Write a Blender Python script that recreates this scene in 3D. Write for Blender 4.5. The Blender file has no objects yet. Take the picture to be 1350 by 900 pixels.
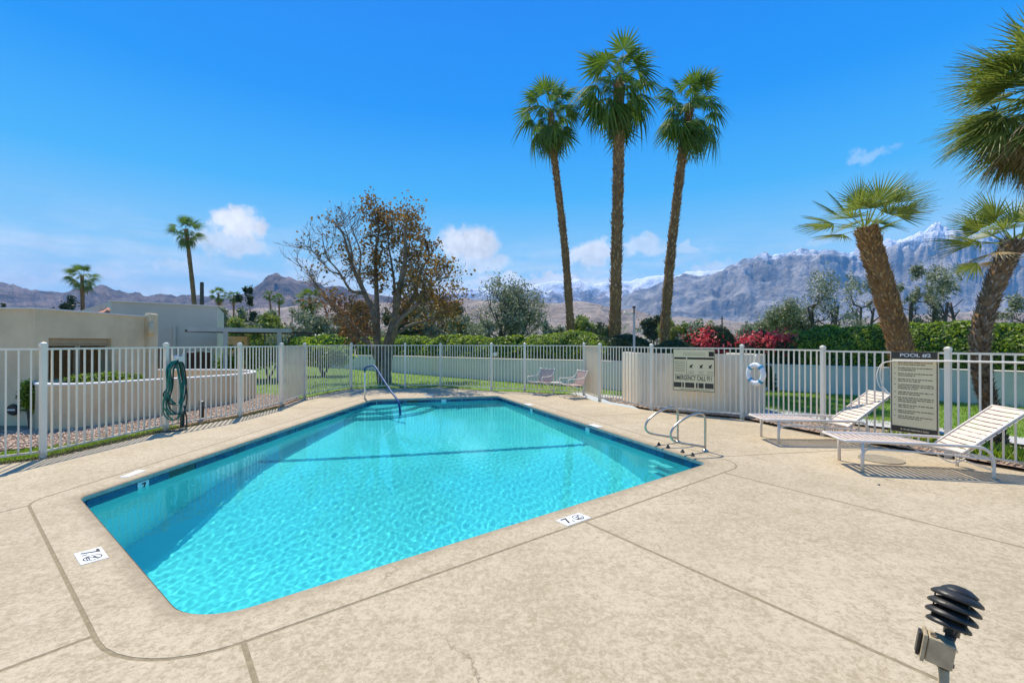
import bpy, bmesh, math, random
import numpy as np
from mathutils import Vector, Matrix, noise as MN
random.seed(7); RNG = np.random.default_rng(11)
S = bpy.context.scene
COL = S.collection
PI = math.pi
# ------------------------------------------------------------------ camera, light, sky
H, F, HY, CX = 1.6, 600.0, 452.0, 675.0          # lens height, focal length and horizon measured on the photograph
cam = bpy.data.objects.new('camera', bpy.data.cameras.new('camera')); COL.objects.link(cam); S.camera = cam
cam.location = (0, 0, H); cam.rotation_euler = (math.radians(90.19), 0, 0)
cam.data.lens = 16.0; cam.data.sensor_width = 36; cam.data.clip_end = 30000; cam.data.clip_start = 0.05
S.view_settings.view_transform = 'Standard'; S.view_settings.look = 'None'
S.view_settings.exposure = 0.97; S.view_settings.gamma = 1.0
S.render.engine = 'CYCLES'
S.cycles.use_denoising = True
S.cycles.max_bounces = 10; S.cycles.transparent_max_bounces = 12; S.cycles.volume_bounces = 1
S.cycles.sample_clamp_indirect = 6.0
SHD = Vector((0.40, -0.86, -1.52)).normalized()     # the way sunlight travels
sun = bpy.data.objects.new('sun', bpy.data.lights.new('sun', 'SUN')); COL.objects.link(sun)
sun.data.energy = 3.05; sun.data.angle = math.radians(0.5); sun.data.color = (1.0, 0.915, 0.77)
sun.rotation_euler = SHD.to_track_quat('-Z', 'Y').to_euler(); sun.location = (-20, 40, 60)
sun.data.cycles.is_caustics_light = True            # the sun makes the ripple caustics in the pool
SUN_EL = math.asin(-SHD.z); SUN_AZ = math.atan2(-SHD.x, -SHD.y)

def at(px, py, z=0.0):
    """point of the plane at height z seen at a pixel of the photograph"""
    Y = (H - z) * F / (py - HY)
    return Vector(((px - CX) / F * Y, Y, z))
def XP(px, Y): return (px - CX) / F * Y
def ZP(py, Y): return H + (HY - py) / F * Y

class NT:
    """small helper around a node tree"""
    def __init__(s, tree): s.t = tree; s.t.nodes.clear()
    def n(s, typ, props=None, **ins):
        nd = s.t.nodes.new(typ)
        for k, v in (props or {}).items(): setattr(nd, k, v)
        for k, v in ins.items():
            k = int(k[1:]) if k[0] == '_' and k[1:].isdigit() else k.replace('_', ' ')
            sock = nd.inputs[k]
            if isinstance(v, bpy.types.NodeSocket): s.t.links.new(v, sock)
            else:
                if isinstance(v, (tuple, list)) and len(v) == 3 and sock.type == 'RGBA': v = (*v, 1)
                sock.default_value = v
        return nd
    def ramp(s, fac, stops, interp='LINEAR'):
        nd = s.t.nodes.new('ShaderNodeValToRGB'); s.t.links.new(fac, nd.inputs[0]); r = nd.color_ramp; r.interpolation = interp
        while len(r.elements) < len(stops): r.elements.new(0.5)
        for e, (p, c) in zip(r.elements, stops):
            e.position = p; e.color = (*c, 1) if len(c) == 3 else c
        return nd.outputs[0]
    def math(s, op, a, b=0.0, c=None, clamp=False):
        nd = s.n('ShaderNodeMath', {'operation': op, 'use_clamp': clamp}, _0=a, _1=b)
        if c is not None:
            if isinstance(c, bpy.types.NodeSocket): s.t.links.new(c, nd.inputs[2])
            else: nd.inputs[2].default_value = c
        return nd.outputs[0]
    def mix(s, fac, a, b, mode='MIX'):
        nd = s.t.nodes.new('ShaderNodeMix'); nd.data_type = 'RGBA'; nd.blend_type = mode
        for i, v in ((0, fac), (6, a), (7, b)):
            if isinstance(v, bpy.types.NodeSocket): s.t.links.new(v, nd.inputs[i])
            else: nd.inputs[i].default_value = (*v, 1) if isinstance(v, (tuple, list)) and len(v) == 3 else v
        return nd.outputs[2]
    def noise(s, vec, scale, detail=4, rough=0.55, dist=0.0):
        return s.n('ShaderNodeTexNoise', None, Vector=vec, Scale=scale, Detail=detail, Roughness=rough, Distortion=dist).outputs[0]

def srgb(r, g, b): return tuple(((c/255)/12.92 if c/255 <= .04045 else ((c/255+.055)/1.055)**2.4) for c in (r, g, b))

# world: Nishita sky graded towards the clear desert blue, with small cumulus near the horizon
W = bpy.data.worlds.new('World'); S.world = W; W.use_nodes = True
w = NT(W.node_tree)
sky = w.n('ShaderNodeTexSky', {'sky_type': 'NISHITA', 'sun_disc': False, 'sun_elevation': SUN_EL, 'sun_rotation': SUN_AZ, 'dust_density': 0.4, 'ozone_density': 2.0, 'altitude': 100})
tc = w.n('ShaderNodeTexCoord'); gen = tc.outputs['Generated']
sep = w.n('ShaderNodeSeparateXYZ', None, Vector=gen)
K = 1 / (0.10 * 2**S.view_settings.exposure)
def lin(r, g, b, k=1.0): return tuple(v * k for v in srgb(r, g, b))
grad = w.ramp(sep.outputs[2], [(0.0, lin(220, 232, 236)), (0.06, lin(202, 227, 242)), (0.16, lin(156, 216, 250)), (0.30, lin(70, 184, 252)), (0.45, lin(0, 150, 250)), (0.62, lin(0, 134, 244)), (1.0, lin(0, 120, 215))])
gradk = w.n('ShaderNodeVectorMath', {'operation': 'SCALE'}, _0=grad, Scale=K).outputs[0]
base = w.mix(0.97, sky.outputs[0], gradk)
sdot = w.n('ShaderNodeVectorMath', {'operation': 'DOT_PRODUCT'}, _0=gen, _1=tuple(-SHD)).outputs['Value']
aur = w.math('POWER', w.math('MULTIPLY_ADD', sdot, .5, .5), 220.0)          # the bright whitish sky close round the sun
base = w.mix(w.math('MULTIPLY', aur, .8), base, (3.0*K, 2.9*K, 2.7*K))
# clouds: (px, py, half width px, half height px, strength)
CL = [(318, 296, 34, 26, 1.0), (300, 322, 62, 20, .75), (235, 350, 36, 12, .5), (140, 357, 24, 13, .6), (70, 366, 52, 9, .6), (20, 372, 40, 8, .5),
      (616, 322, 46, 26, .95), (640, 345, 50, 16, .7), (780, 334, 40, 20, .85), (850, 326, 36, 16, .6), (905, 330, 22, 10, .45), (740, 372, 100, 14, .85), (665, 372, 60, 13, .8), (935, 352, 34, 10, .5),
      (1152, 202, 26, 10, .25), (1090, 314, 34, 9, .3), (1310, 318, 40, 12, .5), (575, 380, 60, 12, .6), (420, 352, 50, 10, .4)]
nz1 = w.n('ShaderNodeTexNoise', None, Vector=gen, Scale=26.0, Detail=7, Roughness=.62)
nzc = w.n('ShaderNodeVectorMath', {'operation': 'SUBTRACT'}, _0=nz1.outputs['Color'], _1=(.5, .5, .5)).outputs[0]
warp = w.n('ShaderNodeVectorMath', {'operation': 'MULTIPLY_ADD'}, _0=nzc, _1=(.10, .10, .07), _2=gen).outputs[0]
tot = None
for (px, py, rx, ry, st) in CL:
    d = Vector(((px-CX)/F, 1, (HY-py)/F)); L = d.length; d.normalize()
    dif = w.n('ShaderNodeVectorMath', {'operation': 'SUBTRACT'}, _0=warp, _1=tuple(d)).outputs[0]
    cs = 1 / math.hypot(d.x, d.y)
    scl = w.n('ShaderNodeVectorMath', {'operation': 'MULTIPLY'}, _0=dif, _1=(F*L/rx, F*L/rx, F*L/ry)).outputs[0]
    ln = w.n('ShaderNodeVectorMath', {'operation': 'LENGTH'}, _0=scl).outputs['Value']
    m = w.n('ShaderNodeMapRange', {'interpolation_type': 'SMOOTHSTEP'}, Value=ln, _1=1.12, _2=.48, _3=0.0, _4=st).outputs[0]
    tot = m if tot is None else w.math('MAXIMUM', tot, m)
wisp = w.noise(w.n('ShaderNodeMapping', None, Vector=gen, Scale=(3, 3, 16)).outputs[0], 2.2, 6, .6)
wm = w.n('ShaderNodeMapRange', None, Value=wisp, _1=.42, _2=.66, _3=0.0, _4=.85).outputs[0]
band = w.n('ShaderNodeMapRange', {'interpolation_type': 'SMOOTHSTEP'}, Value=sep.outputs[2], _1=.26, _2=.06, _3=0.0, _4=1.0).outputs[0]
tot = w.math('MAXIMUM', tot, w.math('MULTIPLY', wm, band), clamp=True)
detail = w.n('ShaderNodeMapRange', None, Value=nz1.outputs[0], _1=.3, _2=.7, _3=.78, _4=1.18).outputs[0]
cloudc = w.n('ShaderNodeVectorMath', {'operation': 'SCALE'}, _0=lin(250, 252, 255, K), Scale=detail).outputs[0]
allsky = w.mix(tot, base, cloudc)
bg = w.n('ShaderNodeBackground', None, Color=allsky, Strength=0.10)
w.t.links.new(bg.outputs[0], w.n('ShaderNodeOutputWorld').inputs[0])

# ------------------------------------------------------------------ materials
def mat(name, c1, c2=None, scale=8.0, rough=.7, bump=0.0, bscale=None, metal=0.0, detail=5, stretch=(1, 1, 1), lo=.35, hi=.65, spec=.4, c3=None, s3=1.0):
    m = bpy.data.materials.new(name); m.use_nodes = True; t = NT(m.node_tree)
    geo = t.n('ShaderNodeTexCoord').outputs['Object']
    if stretch != (1, 1, 1): geo = t.n('ShaderNodeMapping', None, Vector=geo, Scale=stretch).outputs[0]
    bs = t.n('ShaderNodeBsdfPrincipled', None, Roughness=rough, Metallic=metal)
    bs.inputs['Specular IOR Level'].default_value = spec
    if c2 is None: c2 = tuple(v*.86 for v in c1)
    col = t.ramp(t.noise(geo, scale, detail), [(lo, c1), (hi, c2)])
    if c3 is not None:
        f3 = t.n('ShaderNodeMapRange', None, Value=t.noise(geo, s3, 6, .65), _1=.5, _2=.72).outputs[0]
        col = t.mix(f3, col, c3)
    t.t.links.new(col, bs.inputs['Base Color'])
    if bump:
        b = t.n('ShaderNodeBump', None, Strength=bump, Distance=.01, Height=t.noise(geo, bscale or scale*4, 6, .6))
        t.t.links.new(b.outputs[0], bs.inputs['Normal'])
    t.t.links.new(bs.outputs[0], t.n('ShaderNodeOutputMaterial').inputs[0])
    return m

def leafmat(name, cols, trans=.35, rough=.5, gloss=.035):
    m = bpy.data.materials.new(name); m.use_nodes = True; t = NT(m.node_tree)
    g = t.n('ShaderNodeNewGeometry'); oc = t.n('ShaderNodeTexCoord').outputs['Object']
    r = t.math('MULTIPLY_ADD', g.outputs['Random Per Island'], .7, t.math('MULTIPLY', t.noise(oc, 1.3, 3), .3))
    col = t.ramp(r, [(i/(len(cols)-1)*.84+.08, c) for i, c in enumerate(cols)])
    d = t.n('ShaderNodeBsdfDiffuse', None, Color=col); tr = t.n('ShaderNodeBsdfTranslucent', None, Color=t.mix(.5, col, (.45, .55, .05), 'MULTIPLY') if False else col)
    mx = t.n('ShaderNodeMixShader', None, _0=trans, _1=d.outputs[0], _2=tr.outputs[0])
    gl = t.n('ShaderNodeBsdfGlossy', None, Roughness=rough, Color=(1, 1, 1))
    mx2 = t.n('ShaderNodeMixShader', None, _0=gloss, _1=mx.outputs[0], _2=gl.outputs[0])
    t.t.links.new(mx2.outputs[0], t.n('ShaderNodeOutputMaterial').inputs[0])
    return m

M = {}
def deckmat(name='textured_deck', wear=False):
    m = bpy.data.materials.new(name); m.use_nodes = True; t = NT(m.node_tree)
    P = t.n('ShaderNodeNewGeometry').outputs['Position']
    n0 = t.n('ShaderNodeTexNoise', None, Vector=P, Scale=3.0, Detail=2)
    wp = t.n('ShaderNodeVectorMath', {'operation': 'MULTIPLY_ADD'}, _0=n0.outputs['Color'], _1=(.05, .05, 0), _2=P).outputs[0]
    a = t.math('ADD', t.math('MULTIPLY', t.noise(wp, 40.0, 8, .76, .8), .62), t.math('MULTIPLY', t.noise(wp, 16.0, 6, .7, .5), .38))
    big = t.noise(P, .55, 4, .6)
    mid = t.noise(P, 2.6, 4, .6)
    thr = t.math('MULTIPLY_ADD', big, .22, t.math('MULTIPLY_ADD', mid, .16, a))
    f = t.n('ShaderNodeMapRange', {'interpolation_type': 'SMOOTHSTEP'}, Value=thr, _1=.60, _2=.80).outputs[0]
    fine = t.noise(P, 160.0, 3, .6)
    c = t.mix(f, (.60, .49, .325), (.35, .27, .155))
    c = t.mix(t.n('ShaderNodeMapRange', None, Value=big, _1=.35, _2=.75, _3=0, _4=.35).outputs[0], c, (.50, .405, .26))
    c = t.mix(t.math('MULTIPLY', fine, .28), c, (.28, .23, .17))
    pw_ = t.n('ShaderNodeVectorMath', {'operation': 'MULTIPLY_ADD'}, _0=t.n('ShaderNodeTexNoise', None, Vector=P, Scale=2.2, Detail=6, Roughness=.6).outputs['Color'], _1=(.5, .5, 0), _2=P).outputs[0]
    vo = t.n('ShaderNodeTexVoronoi', {'feature': 'DISTANCE_TO_EDGE'}, Vector=pw_, Scale=.36).outputs[0]
    ck = t.math('MULTIPLY', t.n('ShaderNodeMapRange', None, Value=vo, _1=.0028, _2=.0006, _3=0, _4=.65).outputs[0], t.n('ShaderNodeMapRange', None, Value=t.noise(P, .8, 3), _1=.50, _2=.56).outputs[0])
    c = t.mix(ck, c, (.17, .13, .08))
    c = t.mix(t.n('ShaderNodeMapRange', None, Value=t.noise(P, 5.5, 2, .4), _1=.70, _2=.78, _3=0, _4=.35).outputs[0], c, (.27, .20, .12))
    if wear:                              # grime and worn finish along the lip of the pool
        wv = t.n('ShaderNodeAttribute', {'attribute_name': 'wear'}).outputs['Fac']
        k = t.math('MULTIPLY_ADD', t.noise(P, 7.0, 6, .7), 1.1, t.math('POWER', wv, 1.5))
        c = t.mix(t.n('ShaderNodeMapRange', {'interpolation_type': 'SMOOTHSTEP'}, Value=k, _1=.85, _2=1.55, _3=0, _4=.62).outputs[0], c, (.23, .17, .10))
    wash_ = t.n('ShaderNodeMapRange', None, Value=t.noise(P, .9, 6, .7, .6), _1=.50, _2=.70, _3=0, _4=.30).outputs[0]
    c = t.mix(wash_, c, (.40, .32, .20))
    bs = t.n('ShaderNodeBsdfPrincipled', None, Base_Color=c, Roughness=.78); bs.inputs['Specular IOR Level'].default_value = .3
    hgt = t.math('MULTIPLY_ADD', f, -.6, t.math('MULTIPLY', fine, .35))
    b = t.n('ShaderNodeBump', None, Strength=.35, Distance=.004, Height=hgt)
    t.t.links.new(b.outputs[0], bs.inputs['Normal'])
    t.t.links.new(bs.outputs[0], t.n('ShaderNodeOutputMaterial').inputs[0]); return m
M['deck'] = deckmat(); M['coping'] = deckmat('worn_coping', True)
M['joint'] = mat('joint_filler', (.33, .26, .15), (.24, .185, .105), 30, .95)
M['nose'] = mat('coping_nose', (.52, .49, .44), (.38, .35, .30), 14, .8, .4)
M['white'] = mat('cream_paint', (.80, .75, .64), (.74, .69, .58), 3, .42, spec=.5)
M['fence'] = mat('fence_paint', (.90, .79, .61), (.83, .72, .55), 2, .42, spec=.5)
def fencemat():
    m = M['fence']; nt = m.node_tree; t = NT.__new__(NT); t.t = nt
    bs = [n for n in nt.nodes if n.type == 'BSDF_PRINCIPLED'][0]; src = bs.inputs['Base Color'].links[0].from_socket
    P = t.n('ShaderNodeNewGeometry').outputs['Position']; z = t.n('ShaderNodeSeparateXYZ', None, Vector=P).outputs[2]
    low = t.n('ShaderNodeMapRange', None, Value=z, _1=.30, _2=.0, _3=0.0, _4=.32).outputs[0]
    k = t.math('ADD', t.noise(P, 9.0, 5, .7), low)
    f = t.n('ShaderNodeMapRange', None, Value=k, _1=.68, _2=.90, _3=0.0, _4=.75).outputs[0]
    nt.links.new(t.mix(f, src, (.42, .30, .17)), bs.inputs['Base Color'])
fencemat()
M['screen'] = mat('screen_panel', (.62, .58, .47), (.56, .52, .42), 3, .6)
M['stucco'] = mat('tan_stucco', (.80, .63, .39), (.70, .54, .325), 1.6, .9, .9, 45, c3=(.60, .45, .27), s3=.9)
M['stucco2'] = mat('pale_stucco', (.56, .535, .445), (.50, .48, .40), .8, .9, .4, 60)
M['enclosure'] = mat('cream_stucco', (.84, .74, .56), (.76, .66, .49), 1.6, .9, .4, 70, c3=(.55, .47, .36), s3=1.4, stretch=(1, 1, .3))
M['wallwhite'] = mat('white_stucco', (.84, .735, .59), (.76, .66, .53), 1.0, .85, .3, 50)
M['cap'] = mat('wall_cap', (.78, .76, .70), (.70, .68, .62), 4, .8)
M['dark'] = mat('dark_glass', (.02, .022, .025), (.03, .03, .032), 2, .12, spec=.6)
M['louver'] = mat('louver_white', (.09, .085, .08), (.07, .065, .06), 3, .5)
M['wframe'] = mat('window_frame_tan', (.42, .34, .22), (.38, .30, .2), 4, .6)
M['brownwood'] = mat('brown_wood', (.13, .06, .035), (.08, .04, .025), 6, .7)
M['clay'] = mat('clay_tile', (.42, .20, .12), (.30, .15, .10), 8, .8)
M['greymetal'] = mat('grey_paint_metal', (.42, .44, .44), (.36, .38, .38), 4, .5)
M['steel'] = mat('stainless_steel', (.58, .53, .45), (.48, .43, .36), 12, .28, metal=.85)
M['blue'] = mat('blue_rail_wrap', (.018, .105, .25), (.012, .08, .19), 14, .5, .3)
M['hose'] = mat('green_hose', (.01, .20, .14), (.01, .13, .10), 20, .35, spec=.5)
M['hosedark'] = mat('dark_hose', (.01, .05, .045), (.01, .035, .03), 20, .4)
M['black'] = mat('black_metal', (.022, .020, .016), (.036, .032, .026), 9, .42, .15, 60)
M['ashbox'] = mat('weathered_bronze_box', (.52, .41, .25), (.36, .28, .17), 18, .5, .3, 90)
M['signtan'] = mat('sign_tan', (.88, .72, .42), (.82, .67, .39), 2, .6)
M['signdark'] = mat('sign_brown', (.055, .045, .03), (.07, .055, .038), 3, .6)
M['ink'] = mat('sign_ink', (.03, .026, .02), (.035, .03, .022), 3, .7)
M['signwhite'] = mat('sign_white', (.78, .76, .70), None, 3, .6)
M['tilewhite'] = mat('white_marker_tile', (.82, .82, .80), (.76, .76, .74), 10, .45)
M['strap'] = mat('vinyl_strap', (.74, .59, .47), (.68, .53, .42), 3, .45, spec=.5)
M['pinkstrap'] = mat('woven_pink_strap', (.66, .47, .38), (.58, .40, .32), 20, .55)
M['lframe'] = mat('lounge_frame', (.76, .67, .56), (.68, .60, .50), 4, .4, spec=.5)
M['ringwhite'] = mat('ring_white', (.82, .83, .84), None, 4, .45)
M['ringblue'] = mat('ring_blue_band', (.03, .30, .50), None, 6, .5)
M['iron'] = mat('cast_cover', (.34, .29, .20), (.25, .21, .145), 20, .8, .3)
M['earth'] = mat('desert_earth', (.33, .25, .17), (.22, .19, .12), .05, .95, c3=(.10, .12, .05), s3=.02)
M['bed'] = mat('planting_bed', (.34, .26, .19), (.22, .17, .12), 9, .95, .6, c3=(.11, .12, .045), s3=1.3)
M['gravelbase'] = mat('gravel_base', (.44, .30, .22), (.30, .21, .15), 26, .95, .8, 60, lo=.4, hi=.6)
M['path'] = mat('grey_path', (.52, .51, .48), (.45, .44, .41), 3, .85, .2)
M['lawn'] = mat('lawn_green', (.15, .26, .02), (.10, .19, .016), 3, .9, .7, 90, c3=(.16, .22, .03), s3=.7)
M['blade'] = leafmat('grass_blade', [(.16, .27, .015), (.25, .38, .02), (.34, .46, .03)], .4)
M['weed'] = leafmat('weed_blade', [(.10, .14, .03), (.20, .20, .07), (.30, .25, .13)], .3)
M['hedge'] = leafmat('hedge_leaf', [(.05, .10, .010), (.13, .23, .014), (.32, .44, .02), (.52, .62, .05)], .5)
M['hedgecore'] = mat('hedge_core', (.022, .05, .008), (.035, .07, .01), 6, .95)
M['boug'] = leafmat('bougainvillea_flower', [(.60, .02, .04), (.82, .07, .09), (.88, .28, .24)], .35)
M['olive'] = leafmat('olive_leaf', [(.10, .12, .06), (.20, .23, .12), (.32, .35, .21), (.46, .49, .33)], .25)
M['oliveg'] = leafmat('dark_tree_leaf', [(.025, .045, .015), (.05, .08, .025), (.09, .12, .04)], .3)
M['lime'] = leafmat('lime_leaf', [(.12, .17, .02), (.22, .28, .04), (.32, .36, .08)], .4)
M['dry'] = leafmat('dry_leaf', [(.07, .04, .012), (.22, .125, .025), (.38, .22, .04), (.14, .10, .035)], .35)
M['rust'] = leafmat('rusty_leaf', [(.14, .065, .025), (.26, .115, .035), (.20, .11, .045)], .35)
M['bark'] = mat('pale_bark', (.27, .215, .155), (.16, .125, .09), 5, .95, .7, 30)
M['oliveb'] = mat('grey_bark', (.13, .11, .09), (.08, .07, .055), 5, .95, .5, 30)
M['palmtrunk'] = mat('palm_bark', (.30, .165, .065), (.16, .09, .04), 3, .95, .8, 26, c3=(.36, .22, .10), s3=6)
M['palmboot'] = leafmat('palm_leaf_base', [(.12, .06, .02), (.28, .145, .045), (.42, .24, .085), (.50, .34, .17)], .05)
M['palmboot2'] = leafmat('grey_leaf_base', [(.05, .035, .02), (.13, .085, .05), (.26, .19, .13), (.42, .35, .27)], .05)
M['frond'] = leafmat('fan_frond', [(.045, .11, .012), (.10, .19, .018), (.22, .30, .03)], .42, .5, .03)
M['frond2'] = leafmat('bright_fan_frond', [(.09, .14, .018), (.20, .26, .035), (.38, .40, .08)], .42, .5, .03)
M['petiole'] = mat('petiole', (.20, .22, .06), (.28, .22, .08), 3, .6)
M['deadfrond'] = leafmat('dead_frond', [(.24, .15, .05), (.42, .28, .11), (.55, .40, .19)], .3)
def tilemat():
    m = bpy.data.materials.new('blue_glazed_tile'); m.use_nodes = True; t = NT(m.node_tree)
    r = t.n('ShaderNodeObjectInfo').outputs['Random']
    P = t.n('ShaderNodeNewGeometry').outputs['Position']
    c = t.ramp(r, [(0, (.004, .03, .10)), (.5, (.008, .07, .19)), (1, (.015, .13, .27))])
    c = t.mix(t.math('MULTIPLY', t.noise(P, 45, 3), .6), c, (.01, .05, .13))
    bs = t.n('ShaderNodeBsdfPrincipled', None, Base_Color=c, Roughness=.15)
    t.t.links.new(bs.outputs[0], t.n('ShaderNodeOutputMaterial').inputs[0]); return m
M['tile'] = tilemat()
M['plaster'] = mat('pool_plaster', (.66, .84, .84), (.58, .79, .80), 1.6, .8, c3=(.52, .74, .77), s3=.5)
M['linetile'] = mat('break_line_tile', (.05, .26, .42), None, 4, .4)
def watermat():
    m = bpy.data.materials.new('pool_water'); m.use_nodes = True; t = NT(m.node_tree)
    g = t.n('ShaderNodeBsdfGlass', None, IOR=1.33, Roughness=0.0, Color=(.37, .925, .92))
    t.t.links.new(g.outputs[0], t.n('ShaderNodeOutputMaterial').inputs[0]); return m
M['water'] = watermat()

# ------------------------------------------------------------------ helpers
class MB:
    def __init__(s): s.v = []; s.f = []
    def add(s, vs, fs):
        o = len(s.v); s.v += [tuple(v) for v in vs]; s.f += [tuple(i+o for i in f) for f in fs]; return s
    def box(s, c, d, rz=0.0, ax=None):
        c = Vector(c); R = Matrix.Rotation(rz, 3, 'Z') if ax is None else ax
        vs = [c + R @ Vector((x*d[0]/2, y*d[1]/2, z*d[2]/2)) for x in (-1, 1) for y in (-1, 1) for z in (-1, 1)]
        return s.add(vs, [(0, 1, 3, 2), (4, 6, 7, 5), (0, 4, 5, 1), (2, 3, 7, 6), (0, 2, 6, 4), (1, 5, 7, 3)])
    def tube(s, pts, r, n=8, caps=True, jit=0.0):
        pts = [Vector(p) for p in pts]; rs = r if isinstance(r, (list, tuple)) else [r]*len(pts)
        d0 = (pts[1]-pts[0]).normalized(); up = Vector((0, 0, 1)) if abs(d0.z) < .9 else Vector((1, 0, 0))
        a = d0.cross(up).normalized(); o = len(s.v)
        for i, p in enumerate(pts):
            d = (pts[min(i+1, len(pts)-1)] - pts[max(i-1, 0)]).normalized()
            a = (a - d*a.dot(d)).normalized(); b = d.cross(a)
            for k in range(n):
                t = 2*PI*k/n; rr = rs[i]*(1+jit*(random.random()-.5))
                s.v.append(tuple(p + (a*math.cos(t)+b*math.sin(t))*rr))
        for i in range(len(pts)-1):
            for k in range(n):
                k2 = (k+1) % n; s.f.append((o+i*n+k, o+i*n+k2, o+(i+1)*n+k2, o+(i+1)*n+k))
        if caps: s.f.append(tuple(o+k for k in range(n))[::-1]); s.f.append(tuple(o+(len(pts)-1)*n+k for k in range(n)))
        return s
    def lathe(s, prof, n=24, c=(0, 0, 0), rot=None):
        c = Vector(c); R = rot or Matrix.Identity(3); o = len(s.v)
        for (r, z) in prof:
            for k in range(n): s.v.append(tuple(c + R @ Vector((r*math.cos(2*PI*k/n), r*math.sin(2*PI*k/n), z))))
        for i in range(len(prof)-1):
            for k in range(n):
                k2 = (k+1) % n; s.f.append((o+i*n+k, o+i*n+k2, o+(i+1)*n+k2, o+(i+1)*n+k))
        if prof[0][0] > 1e-5: s.f.append(tuple(o+k for k in range(n))[::-1])
        if prof[-1][0] > 1e-5: s.f.append(tuple(o+(len(prof)-1)*n+k for k in range(n)))
        return s
    def prism(s, poly, z0, z1):
        n = len(poly); vs = [(p[0], p[1], z1) for p in poly] + [(p[0], p[1], z0) for p in poly]
        A = sum(poly[i][0]*poly[(i+1) % n][1]-poly[(i+1) % n][0]*poly[i][1] for i in range(n))
        top = tuple(range(n)) if A > 0 else tuple(range(n))[::-1]
        return s.add(vs, [top] + [(i, n+i, n+(i+1) % n, (i+1) % n) for i in range(n)])
    def build(s, name, m, parent=None, smooth=False, local=False, bevel=0.0):
        me = bpy.data.meshes.new(name)
        off = Vector((0, 0, 0)) if (parent is None or local) else parent.location
        me.from_pydata([(v[0]-off.x, v[1]-off.y, v[2]-off.z) for v in s.v], [], s.f)
        me.materials.append(m if not isinstance(m, str) else M[m])
        if smooth: me.shade_smooth()
        me.update()
        o = bpy.data.objects.new(name, me); COL.objects.link(o); o.parent = parent
        if bevel:
            b = o.modifiers.new('bevel', 'BEVEL'); b.width = bevel; b.segments = 2; b.limit_method = 'ANGLE'
        return o
def empty(name, loc, label, cat, group=None):
    o = bpy.data.objects.new(name, None); COL.objects.link(o); o.location = loc; o.empty_display_size = .2
    return tag(o, label, cat, group)
def tag(o, label=None, cat=None, group=None, kind=None):
    if label: o['label'] = label
    if cat: o['category'] = cat
    if group: o['group'] = group
    if kind: o['kind'] = kind
    return o
def struct(o, label=None):
    o['kind'] = 'structure'
    if label: o['label'] = label
    return o
def copy_tree(o, parent=None):
    c = o.copy(); COL.objects.link(c); c.parent = parent
    for ch in list(o.children): copy_tree(ch, c)
    return c
def inst(src, parent, loc, rot=(0, 0, 0), scale=1.0, name=None):
    c = src.copy(); COL.objects.link(c); c.parent = parent; c.location = loc; c.rotation_euler = rot
    c.scale = (scale,)*3 if not isinstance(scale, (tuple, list)) else scale
    return c
def catmull(pts, k=6):
    pts = [Vector(p) for p in pts]; out = []
    P = [pts[0]*2-pts[1]] + pts + [pts[-1]*2-pts[-2]]
    for i in range(1, len(P)-2):
        for j in range(k):
            t = j/k; a, b, c, d = P[i-1], P[i], P[i+1], P[i+2]
            out.append(.5*((2*b)+(c-a)*t+(2*a-5*b+4*c-d)*t*t+(3*b-a-3*c+d)*t**3))
    return out+[pts[-1]]
def rounded(poly, radii, k=8):
    """polygon (ccw) with rounded corners"""
    n = len(poly); out = []
    for i in range(n):
        p = Vector(poly[i]); a = Vector(poly[i-1])-p; b = Vector(poly[(i+1) % n])-p; a.normalize(); b.normalize()
        r = radii[i]; half = a.angle(b)/2; t = r/math.tan(half)
        c = p + (a+b).normalized()*(r/math.sin(half))
        s0 = p+a*t-c; s1 = p+b*t-c; ang = s0.angle(s1); sg = 1 if s0.x*s1.y-s0.y*s1.x > 0 else -1
        for j in range(k+1): 
            q = s0.copy(); q.rotate(Matrix.Rotation(sg*ang*j/k, 2)); out.append(c+q)
    return out
def offset(poly, d):
    """outward offset of a ccw polygon"""
    n = len(poly); out = []
    for i in range(n):
        p0, p, p1 = Vector(poly[i-1]), Vector(poly[i]), Vector(poly[(i+1) % n])
        e0 = (p-p0).normalized(); e1 = (p1-p).normalized(); n0 = Vector((e0.y, -e0.x)); n1 = Vector((e1.y, -e1.x))
        b = (n0+n1).normalized(); out.append(p + b*(d/max(.3, b.dot(n0))))
    return out
def inside(p, poly):
    c = False; n = len(poly); x, y = p[0], p[1]
    for i in range(n):
        a, b = poly[i], poly[i-1]
        if (a[1] > y) != (b[1] > y) and x < (b[0]-a[0])*(y-a[1])/(b[1]-a[1])+a[0]: c = not c
    return c
def np_mesh(name, co, quads, m, parent=None, local=False):
    """quads: (n,4) index array"""
    me = bpy.data.meshes.new(name); n = len(quads); k = quads.shape[1]
    if parent is not None and not local: co = co - np.array(parent.location)
    me.vertices.add(len(co)); me.vertices.foreach_set('co', co.astype(np.float32).ravel())
    me.loops.add(n*k); me.loops.foreach_set('vertex_index', quads.astype(np.int32).ravel())
    me.polygons.add(n); me.polygons.foreach_set('loop_start', np.arange(0, n*k, k, dtype=np.int32))
    me.update(calc_edges=True); me.materials.append(m if not isinstance(m, str) else M[m])
    o = bpy.data.objects.new(name, me); COL.objects.link(o); o.parent = parent
    return o
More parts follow.
